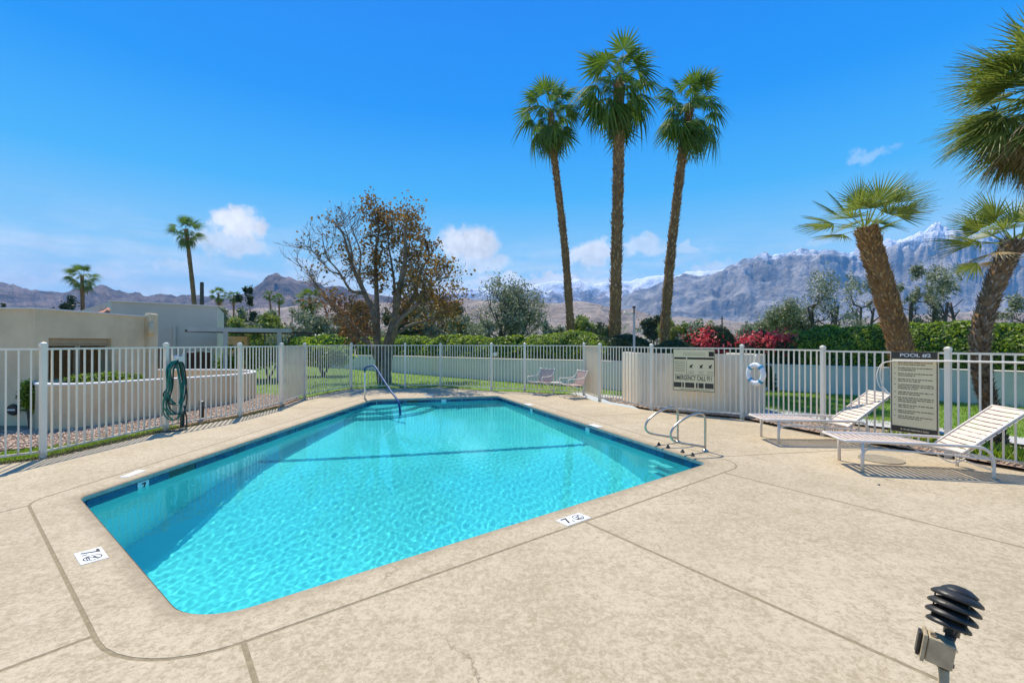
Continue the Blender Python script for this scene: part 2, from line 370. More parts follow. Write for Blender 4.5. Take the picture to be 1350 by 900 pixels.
def leafquads(P, size, aspect=.55, up=0.0, nrm=None):
    """small kite-shaped leaves at the points P, random directions"""
    n = len(P); a = RNG.normal(size=(n, 3)); 
    if nrm is not None: a = a*.8 + nrm
    a[:, 2] += up; a /= np.linalg.norm(a, axis=1)[:, None]
    b = RNG.normal(size=(n, 3)); b -= a*(a*b).sum(1)[:, None]; b /= np.linalg.norm(b, axis=1)[:, None]
    s = (size*RNG.uniform(.6, 1.35, n))[:, None]; c = np.cross(a, b)
    co = np.stack([P-b*s, P+c*s*aspect+a*s*.15, P+b*s, P-c*s*aspect+a*s*.15], 1).reshape(-1, 3)
    return co, np.arange(4*n).reshape(-1, 4)
def leaves(name, P, size, m, parent=None, **kw):
    co, q = leafquads(np.asarray(P), size, **kw); o = np_mesh(name, co, q, m, parent); o['kind'] = 'stuff'; return o

# ------------------------------------------------------------------ pool outline (ccw: A left, B near, C right, D far right, E far left)
A_, B_, C_, D_, E_ = (-4.50, 4.73), (-1.83, 2.58), (2.62, 6.08), (-.43, 13.85), (-3.97, 12.97)
POOL = [A_, B_, C_, D_, E_]
pool = rounded(POOL, [.16, .42, .16, .12, .22])
coping = offset(rounded(POOL, [.16, .42, .16, .12, .22]), .0)
copo = rounded(offset([Vector(p) for p in POOL], .34), [.35, .62, .40, .35, .4])
WZ = -.13
# fence line (left run, gate, far run, gate, right run)
FL = [(-8.6, 4.2), (-7.6, 5.27), (-6.55, 6.36), (-6.40, 8.42), (-5.95, 9.95), (-5.87, 11.6)]
G1 = [(-5.87, 11.6), (-6.15, 13.5)]
FM = [(-6.15, 13.5), (-5.65, 16.0), (-3.82, 16.27), (-2.6, 16.55), (-.69, 15.3), (.42, 15.0), (2.23, 14.1)]
G2 = [(2.23, 14.1), (2.43, 12.6)]
FR = [(2.43, 12.6), (3.34, 10.9), (4.9, 9.7), (5.43, 7.95), (6.14, 6.41), (6.84, 4.9), (7.5, 3.4)]
# ------------------------------------------------------------------ ground
def sheet(name, poly, z, m, label=None):
    o = MB().prism(poly, z-.002, z).build(name, m); return struct(o, label)
R_ = 9000
hole = [(-5.3, 2.0), (3.2, 2.0), (3.2, 14.6), (-5.3, 14.6)]
oo = [(-R_, -600), (R_, -600), (R_, R_), (-R_, R_)]
vs = [(x, y, -.06) for x, y in oo] + [(x, y, -.06) for x, y in hole]
e = MB(); e.add(vs, [(0, 1, 5, 4), (1, 2, 6, 5), (2, 3, 7, 6), (3, 0, 4, 7)]); struct(e.build('ground', 'earth'), 'sandy desert ground reaching to the foot of the mountains')
sheet('garden_bed', [(-16, 2.0), (-5.7, 2.0), (-5.55, 16.9), (-16, 19)], -.045, 'bed')
lawn_poly = [(-13.6, 18.0), (-9.2, 14.9), (-6.3, 13.2), (-5.85, 16.2), (-3.9, 16.5), (-2.6, 16.75), (-.6, 15.5), (.5, 15.2), (2.4, 14.3), (2.6, 13.6), (9.0, 15.6), (12.3, 12.0), (18, 6), (19, 8), (30, 26), (0, 38), (-40, 62), (-44, 40)]
sheet('lawn', lawn_poly, -.03, 'lawn', 'mown lawn between the pool fence and the low white wall')
lawnr = [(5.9, 10.6), (8.5, 7.9), (10.5, 5.0), (22, 2), (14, 11), (9.3, 15.5), (5.5, 14.8)]
sheet('lawn_strip', lawnr, -.026, 'lawn', 'grass strip beyond the right hand fence')
sheet('path', [(4.6, 11.2), (5.6, 10.6), (7.4, 8.5), (9.0, 5.9), (10.4, 2.0), (11.2, 2.3), (9.7, 6.2), (8.0, 9.1), (6.2, 11.5), (5.0, 12.2), (2.2, 15.0), (1.8, 14.6)], -.018, 'path', 'narrow grey concrete path outside the fence')
gravel_poly = [(-8.4, 6.6), (-6.75, 7.4), (-6.5, 8.6), (-6.05, 10.1), (-5.97, 11.6), (-6.2, 13.3), (-7.0, 14.2), (-9.0, 14.8), (-8.0, 13.4), (-7.75, 12.0), (-8.0, 10.2), (-8.3, 8.9), (-9.6, 8.2), (-11, 8.2), (-11, 6.2), (-8.9, 6.0)]
sheet('gravel', gravel_poly, -.022, 'gravelbase', 'pinkish gravel bed beside the curved courtyard wall')
sheet('grass_edge', [(-10.5, 4.9), (-8.0, 6.05), (-6.95, 7.3), (-6.62, 8.8), (-6.42, 8.8), (-6.5, 8.42), (-6.68, 6.5), (-7.7, 5.4), (-9.6, 3.4), (-10.5, 3.4)], -.015, 'lawn', 'thin strip of grass along the left fence')
gravr = [(2.7, 12.5), (3.5, 11.0), (5.0, 9.85), (5.6, 8.0), (6.3, 6.5), (7.0, 5.0), (7.9, 3.4), (8.6, 3.6), (7.4, 6.6), (6.3, 8.8), (5.4, 10.6), (4.6, 11.2), (3.0, 13.4), (2.6, 13.5)]
sheet('gravel_strip', gravr, -.012, 'gravelbase', 'gravel strip along the foot of the right fence')

# deck slabs around the coping, cut by the tooled joints
bound = [(-11.5, -4), (-11.5, 1.0), (-9.0, 3.6), (-7.6, 5.02), (-6.40, 6.30), (-6.22, 8.44), (-5.78, 10.0), (-5.70, 11.6), (-5.98, 13.5), (-5.52, 15.88), (-3.8, 16.12), (-2.62, 16.4), (-.74, 15.14), (.36, 14.85), (2.08, 13.98), (2.28, 12.55), (3.2, 10.8), (4.76, 9.6), (5.28, 7.9), (6.0, 6.33), (6.7, 4.83), (7.4, 3.3), (8.2, .5), (8.2, -4)]
def dens(poly, step, closed=False):
    out = []; n = len(poly)
    for i in range(n if closed else n-1):
        a, b = Vector(poly[i][:2]), Vector(poly[(i+1) % n][:2]); k = max(1, int((b-a).length/step))
        out += [a.lerp(b, j/k) for j in range(k)]
    if not closed: out.append(Vector(poly[-1][:2]))
    return out
ob = dens(offset(copo, .024), .08, True)            # inner edge of the slabs (ccw)
bd = dens(bound, .25, True)[::-1]                   # reversed clockwise list -> make ccw below
def area(p): return sum(p[i][0]*p[(i+1) % len(p)][1]-p[(i+1) % len(p)][0]*p[i][1] for i in range(len(p)))
if area(bd) < 0: bd = bd[::-1]
if area(ob) < 0: ob = ob[::-1]
joints = [((-4.84, 4.42), (-.46, -.89)), ((-2.24, 2.50), (-.62, -.78)), ((-1.43, 2.45), (.62, -.78)), ((.70, 3.98), (.584, -.812)), ((2.72, 5.46), (.56, -.83)), ((2.97, 6.40), (.98, .19)), ((1.62, 9.9), (.94, .34)), ((-.3, 14.25), (.3, .95)), ((-4.35, 11.2), (-.98, .1))]
def nearest(lst, p): return min(range(len(lst)), key=lambda i: (lst[i]-p).length_squared)
def hit(p, d):
    best = None
    for i in range(len(bd)):
        a, b = bd[i], bd[(i+1) % len(bd)]; e = b-a; den = d.x*e.y-d.y*e.x
        if abs(den) < 1e-9: continue
        t = ((a.x-p.x)*e.y-(a.y-p.y)*e.x)/den; u = ((a.x-p.x)*d.y-(a.y-p.y)*d.x)/den
        if t > 0 and 0 <= u <= 1 and (best is None or t < best[0]): best = (t, i, p+d*t)
    return best
J = []
for s, d in joints:
    s = Vector(s); d = Vector(d).normalized(); i = nearest(ob, s); h = hit(ob[i], d); J.append((i, h[1], ob[i], h[2], d))
J.sort(key=lambda j: j[0])
gap = .014
deck = empty('deck', (0, 0, 0), None, None); deck['kind'] = 'structure'; deck['label'] = 'cream textured concrete deck poured in slabs round the pool'
for k in range(len(J)):
    i0, b0, s0, e0, d0 = J[k]; i1, b1, s1, e1, d1 = J[(k+1) % len(J)]
    n0 = Vector((-d0.y, d0.x)); n1 = Vector((d1.y, -d1.x))     # towards the slab's inside
    idx = []; i = (i0+1) % len(ob)
    while i != i1: idx.append(i); i = (i+1) % len(ob)
    inner = [ob[q] for q in idx]
    outer = []; q = (b0+1) % len(bd)
    while True:
        outer.append(bd[q])
        if q == b1: break
        q = (q+1) % len(bd)
    poly = [s0+n0*gap+d0*.001] + inner + [s1+n1*gap] + [e1+n1*gap] + outer[::-1] + [e0+n0*gap]
    poly = poly[::-1]
    MB().prism([(p.x, p.y) for p in poly], -.05, 0).build('slab', 'deck', deck)
# sub-base seen in the joints
sb = MB(); rin = offset(pool, .12); ro = offset(copo, .5)
rn = len(rin)
sb.add([(p.x, p.y, -.002) for p in rin] + [(p.x, p.y, -.002) for p in rounded(offset([Vector(p) for p in POOL], .8), [.5]*5)], [(i, (i+1) % rn, rn+(i+1) % rn, rn+i) for i in range(rn)])
for s in J:
    a = s[2]-s[4]*.1; b = s[3]; n = Vector((-s[4].y, s[4].x))*.06
    sb.add([(a.x-n.x, a.y-n.y, -.0015), (a.x+n.x, a.y+n.y, -.0015), (b.x+n.x, b.y+n.y, -.0015), (b.x-n.x, b.y-n.y, -.0015)], [(0, 3, 2, 1)])
sb.build('joint_filler', 'joint', deck)
# ------------------------------------------------------------------ pool shell, coping, tiles, water
shell = empty('swimming_pool', (0, 0, 0), 'angular turquoise swimming pool with rounded corners and blue tile band', 'pool')
c = MB(); n = len(pool)
co_ = copo; m_ = len(co_)
assert m_ == n
ins = offset(pool, -.012); c.add([(p.x, p.y, -.060) for p in offset(pool, .03)] + [(p.x, p.y, -.055) for p in pool] + [(p.x, p.y, -.045) for p in ins] + [(p.x, p.y, -.016) for p in ins] + [(p.x, p.y, -.003) for p in pool] + [(p.x, p.y, 0) for p in offset(pool, .02)] + [(p.x, p.y, 0) for p in co_] + [(p.x, p.y, -.05) for p in co_],
      [(r*n+i, r*n+(i+1) % n, (r+1)*n+(i+1) % n, (r+1)*n+i) for r in range(7) for i in range(n)])
cop = c.build('coping', 'coping', shell)
at_ = cop.data.attributes.new('wear', 'FLOAT', 'POINT')
for k_, w_ in enumerate((1, 1, 1, 1, 1, .86, 0, 0)):
    for i_ in range(n): at_.data[k_*n+i_].value = w_
lip = MB(); l0 = offset(pool, -.0135)
lip.add([(p.x, p.y, -.050) for p in l0]+[(p.x, p.y, -.012) for p in l0], [(i, (i+1) % n, n+(i+1) % n, n+i) for i in range(n)]); lip.build('coping_nose', 'nose', shell)
wl = MB(); pw = offset(pool, .022)
wl.add([(p.x, p.y, -.058) for p in pw] + [(p.x, p.y, -2.5) for p in pw], [(i, (i+1) % n, n+(i+1) % n, n+i) for i in range(n)])
pwall = wl.build('pool_wall', 'plaster', shell)
# floor: deep near the camera, break line, shallow far end
La, Lb = Vector((-4.3, 7.75)), Vector((1.55, 9.05)); Ld = (Lb-La).normalized(); Ln = Vector((-Ld.y, Ld.x))
def depth(x, y):
    s = (Vector((x, y))-La).dot(Ln)
    if s > 0: return 1.32-.30*min(1, s/4)
    q = min(1, -s/3.0); q = q*q*(3-2*q); return 1.32+.78*q
fx = [(-5.2+.2*i) for i in range(42)]; fy = [(2.0+.2*j) for j in range(64)]
fl = MB(); fl.add([(x, y, -depth(x, y)) for y in fy for x in fx], [(j*42+i, j*42+i+1, (j+1)*42+i+1, (j+1)*42+i) for j in range(63) for i in range(41)])
pfloor = fl.build('pool_floor', 'plaster', shell, smooth=True)
bl = MB(); q0 = La; k = 40
for j in range(k+1):
    p = La.lerp(Lb, j/k)
    for sgn in (-.07, .07):
        p2 = p+Ln*sgn; bl.v.append((p2.x, p2.y, -depth(p2.x, p2.y)+.006))
bl.f = [(2*j, 2*j+2, 2*j+3, 2*j+1) for j in range(k)]
bline = bl.build('break_line', 'linetile', shell)
rv = [pwall, pfloor, bline]
for r_, d_, k in ((1.75, .78, 0), (1.3, .52, 1), (.85, .26, 2)):
    st = MB(); st.lathe([(r_, -2.2), (r_, -d_-.03), (r_-.03, -d_), (0.0001, -d_)], 64, (E_[0], E_[1], 0)); rv.append(st.build('step', 'plaster', shell))
    # a darker nosing line on each tread
    ns = MB(); ns.lathe([(r_-.012, -d_+.002), (r_-.065, -d_+.003)], 64, (E_[0], E_[1], 0)); ns.f = [f for f in ns.f if len(f) == 4]; rv.append(ns.build('step_nosing', 'linetile', shell))
# waterline tiles
per = []; acc = 0; L = offset(pool, .012)
dl = dens(L, .01, True)
tb = MB().box((0, 0, -.142), (.149, .014, .15)); tproto = None; i = 0; tl = 0
step = 15.2
skim = [Vector(at(224, 628)[:2])]
cnt = 0
pos = []
q = 0.0
while q < len(dl)-8:
    a = dl[int(q)]; b = dl[int(min(q+15, len(dl)-1))]; pos.append(((a+b)/2, math.atan2(b.y-a.y, b.x-a.x))); q += len(dl)/round(len(dl)/15.2)
sk = nearest([p for p, _ in pos], Vector((-4.41, 6.1)))
mk = nearest([p for p, _ in pos], Vector((-4.44, 5.45)))
for j, (p, ang) in enumerate(pos):
    if j in (sk, sk+1, sk-1): continue
    if tproto is None:
        tproto = tb.build('waterline_tile', 'tile', shell); tproto.location = (p.x, p.y, 0); tproto.rotation_euler = (0, 0, ang)
    else: t = inst(tproto, shell, (p.x, p.y, 0), (0, 0, ang))
# skimmer opening and the white marker tile beside it
p, ang = pos[sk]
Rm = Matrix.Rotation(ang, 3, 'Z')
s_ = MB(); s_.box((p.x, p.y, -.142), (.45, .012, .15), ang); s_.build('skimmer_mouth', 'dark', shell)
p, ang = pos[mk]
o = MB().box((0, 0, 0), (.15, .012, .14)).build('marker_tile', 'tilewhite', shell, local=True); o.location = (p.x+.012, p.y, -.135); o.rotation_euler = (0, 0, ang)
def text(body, size, loc, rot, m, parent, name='lettering', bold=.012, align='CENTER', sx=1.0, ext=.0008):
    cu = bpy.data.curves.new(name, 'FONT'); cu.body = body; cu.size = size; cu.align_x = align; cu.align_y = 'CENTER'; cu.offset = bold*size; cu.extrude = ext
    cu.materials.append(M[m]); o = bpy.data.objects.new(name, cu); COL.objects.link(o); o.parent = parent; o.location = loc; o.rotation_euler = rot; o.scale = (sx, 1, 1)
    me = bpy.data.meshes.new_from_object(o); me.name = name; q = bpy.data.objects.new(name, me); COL.objects.link(q); q.parent = parent
    q.location = loc; q.rotation_euler = rot; q.scale = (sx, 1, 1); bpy.data.objects.remove(o, do_unlink=True); q.name = name; return q
text('7', .13, (p.x+.022, p.y, -.135), (PI/2, 0, ang+PI), 'ink', shell, 'depth_number')
# one more skimmer and marker tiles on the far edge
for nm, m2, px_, w_ in (('skimmer_mouth', 'dark', 543, .3), ('marker_tile', 'tilewhite', 583, .14)):
    p, ang = pos[nearest([p for p, _ in pos], Vector((XP(px_, 13.4), 13.4)))]
    MB().box((p.x, p.y-.012, -.14), (w_, .012, .145), ang).build(nm, m2, shell)
for yy in (11.6, 8.9):
    p, ang = pos[nearest([p for p, _ in pos], Vector((.6 if yy > 10 else 1.5, yy)))]
    MB().box((p.x-.012, p.y, -.14), (.14, .012, .145), ang).build('marker_tile', 'tilewhite', shell)
# water surface with real ripples
dx = .015; nx = int(8.0/dx); ny = int(12.2/dx)
xs = -5.0+dx*np.arange(nx); ys = 2.2+dx*np.arange(ny)
big = offset(pool, .10)
gx, gy = np.meshgrid(xs, ys)
def wave(x, y):
    z = np.zeros_like(x); r = np.random.default_rng(5)
    for k in range(46):
        lam = .046*2**(r.uniform(0, 1.9)); th = r.uniform(0, 2*PI); ph = r.uniform(0, 2*PI); kk = 2*PI/lam
        z += lam**1.25*np.sin(kk*(x*np.cos(th)+y*np.sin(th))+ph+.8*np.sin(1.7*x+2.3*y+k))
    return z
gz = WZ + wave(gx, gy)*.00050
co = np.stack([gx.ravel(), gy.ravel(), gz.ravel()], 1)
ii, jj = np.meshgrid(np.arange(nx-1), np.arange(ny-1)); a = (jj*nx+ii).ravel()
q = np.stack([a, a+1, a+nx+1, a+nx], 1)
cx = gx[:-1, :-1].ravel()+dx/2; cy = gy[:-1, :-1].ravel()+dx/2
def np_inside(x, y, poly):
    c = np.zeros(x.shape, bool); n = len(poly)
    for i in range(n):
        (ax, ay), (bx, by) = poly[i][:2], poly[i-1][:2]
        if ay == by: continue
        k = ((ay > y) != (by > y)) & (x < (bx-ax)*(y-ay)/(by-ay)+ax); c ^= k
    return c
q = q[np_inside(cx, cy, big)]
water = np_mesh('water', co, q, 'water'); water.data.shade_smooth(); struct(water, 'clear rippled turquoise pool water')
water.cycles.is_caustics_caster = True
for o in rv + [tproto]: o.cycles.is_caustics_receiver = True

# ------------------------------------------------------------------ fences
def fence_h(x, y): return 1.53 if x < 0 else 1.53-.06*min(1, max(0, (14-y)/7))
PKT = MB().box((0, 0, 0), (.019, .019, 1)).build('picket', 'fence'); PKT.hide_render = False
PST = MB().box((0, 0, .5), (.064, .064, 1)).build('post', 'fence')
CAPM = MB().lathe([(.0, .0), (.052, .0), (.052, .020), (.040, .038), (.018, .048), (0, .051)], 4, rot=Matrix.Rotation(PI/4, 3, 'Z')).build('post_cap', 'fence')
protos = [PKT, PST, CAPM]
def fence(name, pts, label, group, posts=None, cat='fence'):
    root = empty(name, (pts[0][0], pts[0][1], 0), label, cat, group); O = root.location
    for i, (x, y) in enumerate(pts):
        if posts is not None and i not in posts: continue
        h = fence_h(x, y)+.03
        ang = math.atan2(pts[min(i+1, len(pts)-1)][1]-pts[max(i-1, 0)][1], pts[min(i+1, len(pts)-1)][0]-pts[max(i-1, 0)][0])
        p = inst(PST, root, (x-O.x, y-O.y, -.03), (0, 0, ang), (1, 1, h+.03))
        inst(CAPM, p, (0, 0, 1), (0, 0, 0), (1, 1, 1/(h+.03)))
    for i in range(len(pts)-1):
        a, b = Vector(pts[i]), Vector(pts[i+1]); d = b-a; L = d.length; ang = math.atan2(d.y, d.x); mid = (a+b)/2; h = fence_h(mid.x, mid.y)
        for zz in (h-.015, .085):
            MB().box((mid.x, mid.y, zz), (L-.07, .028, .028), ang).build('rail', 'fence', root)
        k = max(2, round(L/.114))
        for j in range(1, k):
            p = a.lerp(b, j/k); inst(PKT, root, (p.x-O.x, p.y-O.y, (h+.06)/2), (0, 0, ang), (1, 1, h-.09))
    return root
gF = 'white picket fences round the pool deck'
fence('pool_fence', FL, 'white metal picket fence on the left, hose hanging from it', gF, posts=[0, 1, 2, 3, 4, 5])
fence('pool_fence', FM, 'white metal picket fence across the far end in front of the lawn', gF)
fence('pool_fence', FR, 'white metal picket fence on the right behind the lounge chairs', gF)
for pts, lb in ((G1, 'narrow fence panel backed with beige screen at the left of the pool'), (G2, 'narrow fence panel backed with beige screen right of the patio chairs')):
    r = fence('screened_panel', pts, lb, 'screened fence panels', posts=[], cat='fence panel')
    a, b = Vector(pts[0]), Vector(pts[1]); d = b-a; nn = Vector((-d.y, d.x)).normalized()*(-.024 if pts is G1 else .024)
    mid = (a+b)/2+nn; hh = fence_h(mid.x, mid.y)
    if pts is G2: MB().box((mid.x, mid.y, (hh+.10)/2), (d.length-.09, .006, hh-.14), math.atan2(d.y, d.x)).build('screen_sheet', 'screen', r)
    else:
        g = MB()
        for k in range(62):
            p = a+nn+d*((k+1)/63); g.box((p.x, p.y, (hh+.10)/2), (.0080, .004, hh-.14), math.atan2(d.y, d.x))
        o = g.build('screen_wires', 'screen', r); o['kind'] = 'stuff'
for o in protos: bpy.data.objects.remove(o, do_unlink=True)

# ------------------------------------------------------------------ signs
def on_fence(px, seg, out=.03):
    """point of a fence panel seen at column px, pushed out towards the pool; and the panel's angle"""
    a, b = Vector(seg[0]), Vector(seg[1]); r = (px-CX)/F; d = b-a
    t = (r*a.y-a.x)/(d.x-r*d.y); p = a+d*t; nn = Vector((-d.y, d.x)).normalized()
    if nn.dot(-p) < 0: nn = -nn
    return p+nn*out, math.atan2(nn.x, -nn.y)     # rotz of a board whose front faces -Y when rotz = 0
def words(mb, x0, x1, z, h, rng, y=-.0075, fill=1.0):
    """a row of tiny print, too small to read: word-long runs of letter strokes"""
    x = x0
    while x < x1:
        L = rng.uniform(.018, .06); e = min(x+L, x1)
        k = x
        while k < e-.003:
            ww = rng.uniform(.003, .006); hh = h*rng.choice((.75, 1, 1, .85)); mb.box((k+ww/2, y, z+(hh-h)/2), (ww*.72, .001, hh)); k += ww+.0014
        x = e+.008
def board(name, px0, px1, seg, pyt, pyb, label):
    pa, ang = on_fence(px0, seg); pb, _ = on_fence(px1, seg); mid = (pa+pb)/2; wd = (pb-pa).length
    zt, zb = ZP(pyt, mid.y), ZP(pyb, mid.y)
    root = empty(name, (mid.x, mid.y, zb), label, 'sign'); root.rotation_euler = (0, 0, ang)
    return root, wd, zt-zb
r, wd, ht = board('rules_sign', 1177, 1237, (FR[3], FR[4]), 463.5, 571, 'tall tan pool rules board headed POOL #2 on the fence')
MB().box((0, 0, ht/2), (wd, .012, ht)).build('panel', 'signtan', r, local=True)
MB().box((0, -.0075, ht-.055), (wd-.004, .003, .11)).build('header', 'signdark', r, local=True)
MB().box((0, -.0075, .045), (wd-.004, .003, .085)).build('footer', 'signdark', r, local=True)
MB().tube([(-wd/2, -.006, 0), (-wd/2, -.006, ht)], .006, 4).tube([(wd/2, -.006, 0), (wd/2, -.006, ht)], .006, 4).build('edge', 'signdark', r, local=True)
text('POOL #2', .070, (.02, -.0098, ht-.055), (PI/2, 0, 0), 'signwhite', r, bold=.02, sx=1.35)
rg = random.Random(3); mb = MB(); z = ht-.165
mb2 = MB(); words(mb2, -.16, .18, .045, .022, rg, -.0095)
for k, nl in enumerate((2, 2, 2, 2, 3, 2, 3, 2, 2, 2)):
    words(mb, -wd/2+.035, -wd/2+.05, z, .014, rg)
    for j in range(nl):
        words(mb, -wd/2+.085, wd/2-(.04 if j < nl-1 else rg.uniform(.12, .3)), z, .016, rg); z -= .0285
    z -= .026
mb.build('rule_text', 'ink', r, local=True); mb2.build('footer_text', 'signtan', r, local=True)
# emergency board
r, wd, ht = board('emergency_sign', 888, 943, (FR[1], FR[2]), 460, 515.5, 'square tan board reading EMERGENCY CALL 911 on the fence')
MB().box((0, 0, ht/2), (wd, .012, ht)).build('panel', 'signtan', r, local=True)
b = MB(); 
def rect(mb, x0, x1, z0, z1, y=-.0075): mb.box(((x0+x1)/2*wd, y, (z0+z1)/2*ht), (abs(x1-x0)*wd, .002, abs(z1-z0)*ht))
b = MB()
rect(b, -.5, .5, 0, .012); rect(b, -.5, .5, .988, 1); rect(b, -.5, -.49, 0, 1); rect(b, .49, .5, 0, 1)
rect(b, .36, .48, .83, .94)
rect(b, -.47, -.18, .755, .80); rect(b, -.15, .48, .755, .80)
rect(b, -.165, -.16, .40, .74); rect(b, -.48, .48, .385, .392); rect(b, .485, .49, .4, .75)
b.build('printed_blocks', 'ink', r, local=True)
text('EMERGENCY CALL 911', .155*ht/1.0, (0, -.0085, .305*ht), (PI/2, 0, 0), 'ink', r, bold=.004, sx=.97*wd/(.155*ht*11.0))
b = MB()
rect(b, -.48, -.29, .08, .20); rect(b, -.27, -.23, .08, .20); rect(b, -.20, .02, .08, .20); rect(b, .06, .10, .08, .20); rect(b, .12, .24, .08, .20); rect(b, .27, .47, .08, .20)
b.build('printed_band', 'signdark', r, local=True)
b = MB(); rg = random.Random(9)
for z in (.9, .86): words(b, -.25*wd, .28*wd, z*ht, .012, rg)
for z in (.70, .66, .62, .58, .54, .50, .46): words(b, -.46*wd, -.2*wd, z*ht, .014, rg)
for x in (-.12, .12, .33):
    for z in (.47, .43): words(b, x*wd, (x+.13)*wd, z*ht, .012, rg)
words(b, -.3*wd, .4*wd, .04*ht, .016, rg)
b.build('small_print', 'ink', r, local=True)
b = MB()
for x in (-.06, .18, .39):
    b.box((x*wd, -.008, .59*ht), (.05*wd, .002, .05*ht)); b.box(((x+.03)*wd, -.008, .62*ht), (.03*wd, .002, .03*ht)); b.tube([((x-.04)*wd, -.008, .56*ht), ((x+.05)*wd, -.008, .555*ht)], .004, 4)
b.build('pictogram', 'ink', r, local=True)
# latch boxes on the far fence
p, ang = on_fence(653, (FM[4], FM[5]), .03)
o = MB().box((0, 0, 0), (.10, .05, .13)).box((.07, 0, .02), (.05, .02, .03)).build('gate_latch', 'fence'); o.location = (p.x, p.y, 1.22); o.rotation_euler = (0, 0, ang); tag(o, 'small white latch box on a far fence post', 'latch')

# ------------------------------------------------------------------ life ring and rescue hook
p, ang = on_fence(1000, (FR[2], FR[3]), .07)
r = empty('life_ring', (p.x, p.y, ZP(493, p.y)), 'white life ring with blue bands hung on the fence', 'life ring'); r.rotation_euler = (0, 0, ang)
R0, r0 = .185, .055
g = MB(); n1, n2 = 40, 10
def tor(a, b, t=1.0): return ((R0+r0*t*math.cos(b))*math.cos(a), r0*t*.8*math.sin(b), (R0+r0*t*math.cos(b))*math.sin(a))
g.add([tor(2*PI*i/n1, 2*PI*j/n2) for i in range(n1) for j in range(n2)], [(i*n2+j, i*n2+(j+1) % n2, ((i+1) % n1)*n2+(j+1) % n2, ((i+1) % n1)*n2+j) for i in range(n1) for j in range(n2)])
g.build('ring', 'ringwhite', r, smooth=True, local=True)
for k in range(4):
    a0 = PI/4+k*PI/2; g = MB(); m = 5
    g.add([tor(a0-.14+.28*i/(m-1), 2*PI*j/n2, 1.06) for i in range(m) for j in range(n2)], [(i*n2+j, i*n2+(j+1) % n2, (i+1)*n2+(j+1) % n2, (i+1)*n2+j) for i in range(m-1) for j in range(n2)])
    g.build('band', 'ringblue', r, smooth=True, local=True)
MB().tube(catmull([(-.06, 0, .2), (-.03, -.02, .34), (.0, 0, .38), (.03, -.02, .34), (.06, 0, .2)]), .009, 6).box((0, .02, .36), (.06, .04, .1)).build('hanger', 'white', r, smooth=False, local=True)
# shepherd's crook pole
a, _ = on_fence(1180, (FR[3], FR[4]), .06); b, _ = on_fence(1420, (FR[4], FR[5]), .06); mid_, _ = on_fence(1262, (FR[3], FR[4]), .10)
zt = lambda py, p: ZP(py, p.y)
r = empty('rescue_pole', (a.x, a.y, zt(476, a)), 'long white rescue pole with a looped hook mounted along the right fence', 'rescue pole')
l1, _ = on_fence(1166, (FR[3], FR[4]), .06); l2, _ = on_fence(1159, (FR[3], FR[4]), .06); l3, _ = on_fence(1162, (FR[3], FR[4]), .06); l4, _ = on_fence(1174, (FR[3], FR[4]), .06)
MB().tube([(a.x, a.y, zt(475.5, a)), (mid_.x, mid_.y, zt(476, mid_)), (b.x, b.y, zt(479.5, b))], .014, 8).build('pole', 'white', r)
for off_ in (0, .05):
    MB().tube(catmull([(a.x, a.y, zt(475.5, a)), (l1.x+off_*.3, l1.y, zt(479, l1)), (l2.x+off_, l2.y, zt(492, l2)), (l3.x+off_, l3.y, zt(508, l3)), (l4.x+off_*.4, l4.y, zt(520, l4))]), .008, 6).build('hook_loop', 'white', r)

# ------------------------------------------------------------------ hose on its holder
p, ang = on_fence(230, (FL[3], FL[4]), .05); hz = ZP(473, p.y)
r = empty('hose_holder', (p.x, p.y, hz), 'cream bracket for a hose fixed high on the left fence', 'bracket'); r.rotation_euler = (0, 0, ang)
MB().lathe([(0, -.02), (.05, -.02), (.075, 0), (.05, .03), (0, .03)], 16, rot=Matrix.Rotation(PI/2, 3, 'X')).build('disc', 'white', r, local=True)
MB().box((0, -.06, -.03), (.10, .10, .05)).box((0, -.12, 0), (.10, .015, .09)).build('hook', 'white', r, local=True)
MB().tube([(.02, -.1, -.02), (.04, -.12, .10)], .012, 6).build('nozzle', 'signwhite', r, local=True)
h = empty('garden_hose', (p.x, p.y, 0), 'green garden hose coiled over a bracket on the fence', 'hose'); h.rotation_euler = (0, 0, ang)
random.seed(21)
for k in range(9):
    w0 = random.uniform(.02, .09); w1 = random.uniform(.12, .22); cx = random.uniform(-.13, .02) ; bot = random.choice((.16, .20, .25, .30, .38, .48)); yy = -.06-random.uniform(0, .06)
    pts = [(cx-.0, yy, hz-.02), (cx-w0-.08, yy-.02, hz-.18), (cx-w1*.7, yy-.02, hz-.5), (cx-w1, yy, bot+.18), (cx-w1*.4, yy-.02, bot), (cx+w1*.4, yy-.03, bot+.02), (cx+w1*.75, yy-.02, bot+.3), (cx+w0+.07, yy, hz-.35), (cx+w0+.02, yy, hz-.1), (cx+.02, yy, hz-.02)]
    MB().tube(catmull(pts, 6), .0125, 6).build('coil', 'hose' if k % 3 else 'hosedark', h, smooth=True, local=True)
MB().tube(catmull([(.1, -.06, .42), (.14, -.08, .15), (.1, -.12, .02), (-.1, -.35, .015), (-.35, -.22, .015), (-.42, -.05, .02)], 8), .0125, 6).build('tail', 'hosedark', h, smooth=True, local=True)
MB().box((.10, -.02, .13), (.05, .05, .26)).box((.10, -.05, .27), (.08, .04, .05)).build('spigot', 'hosedark', h, local=True)

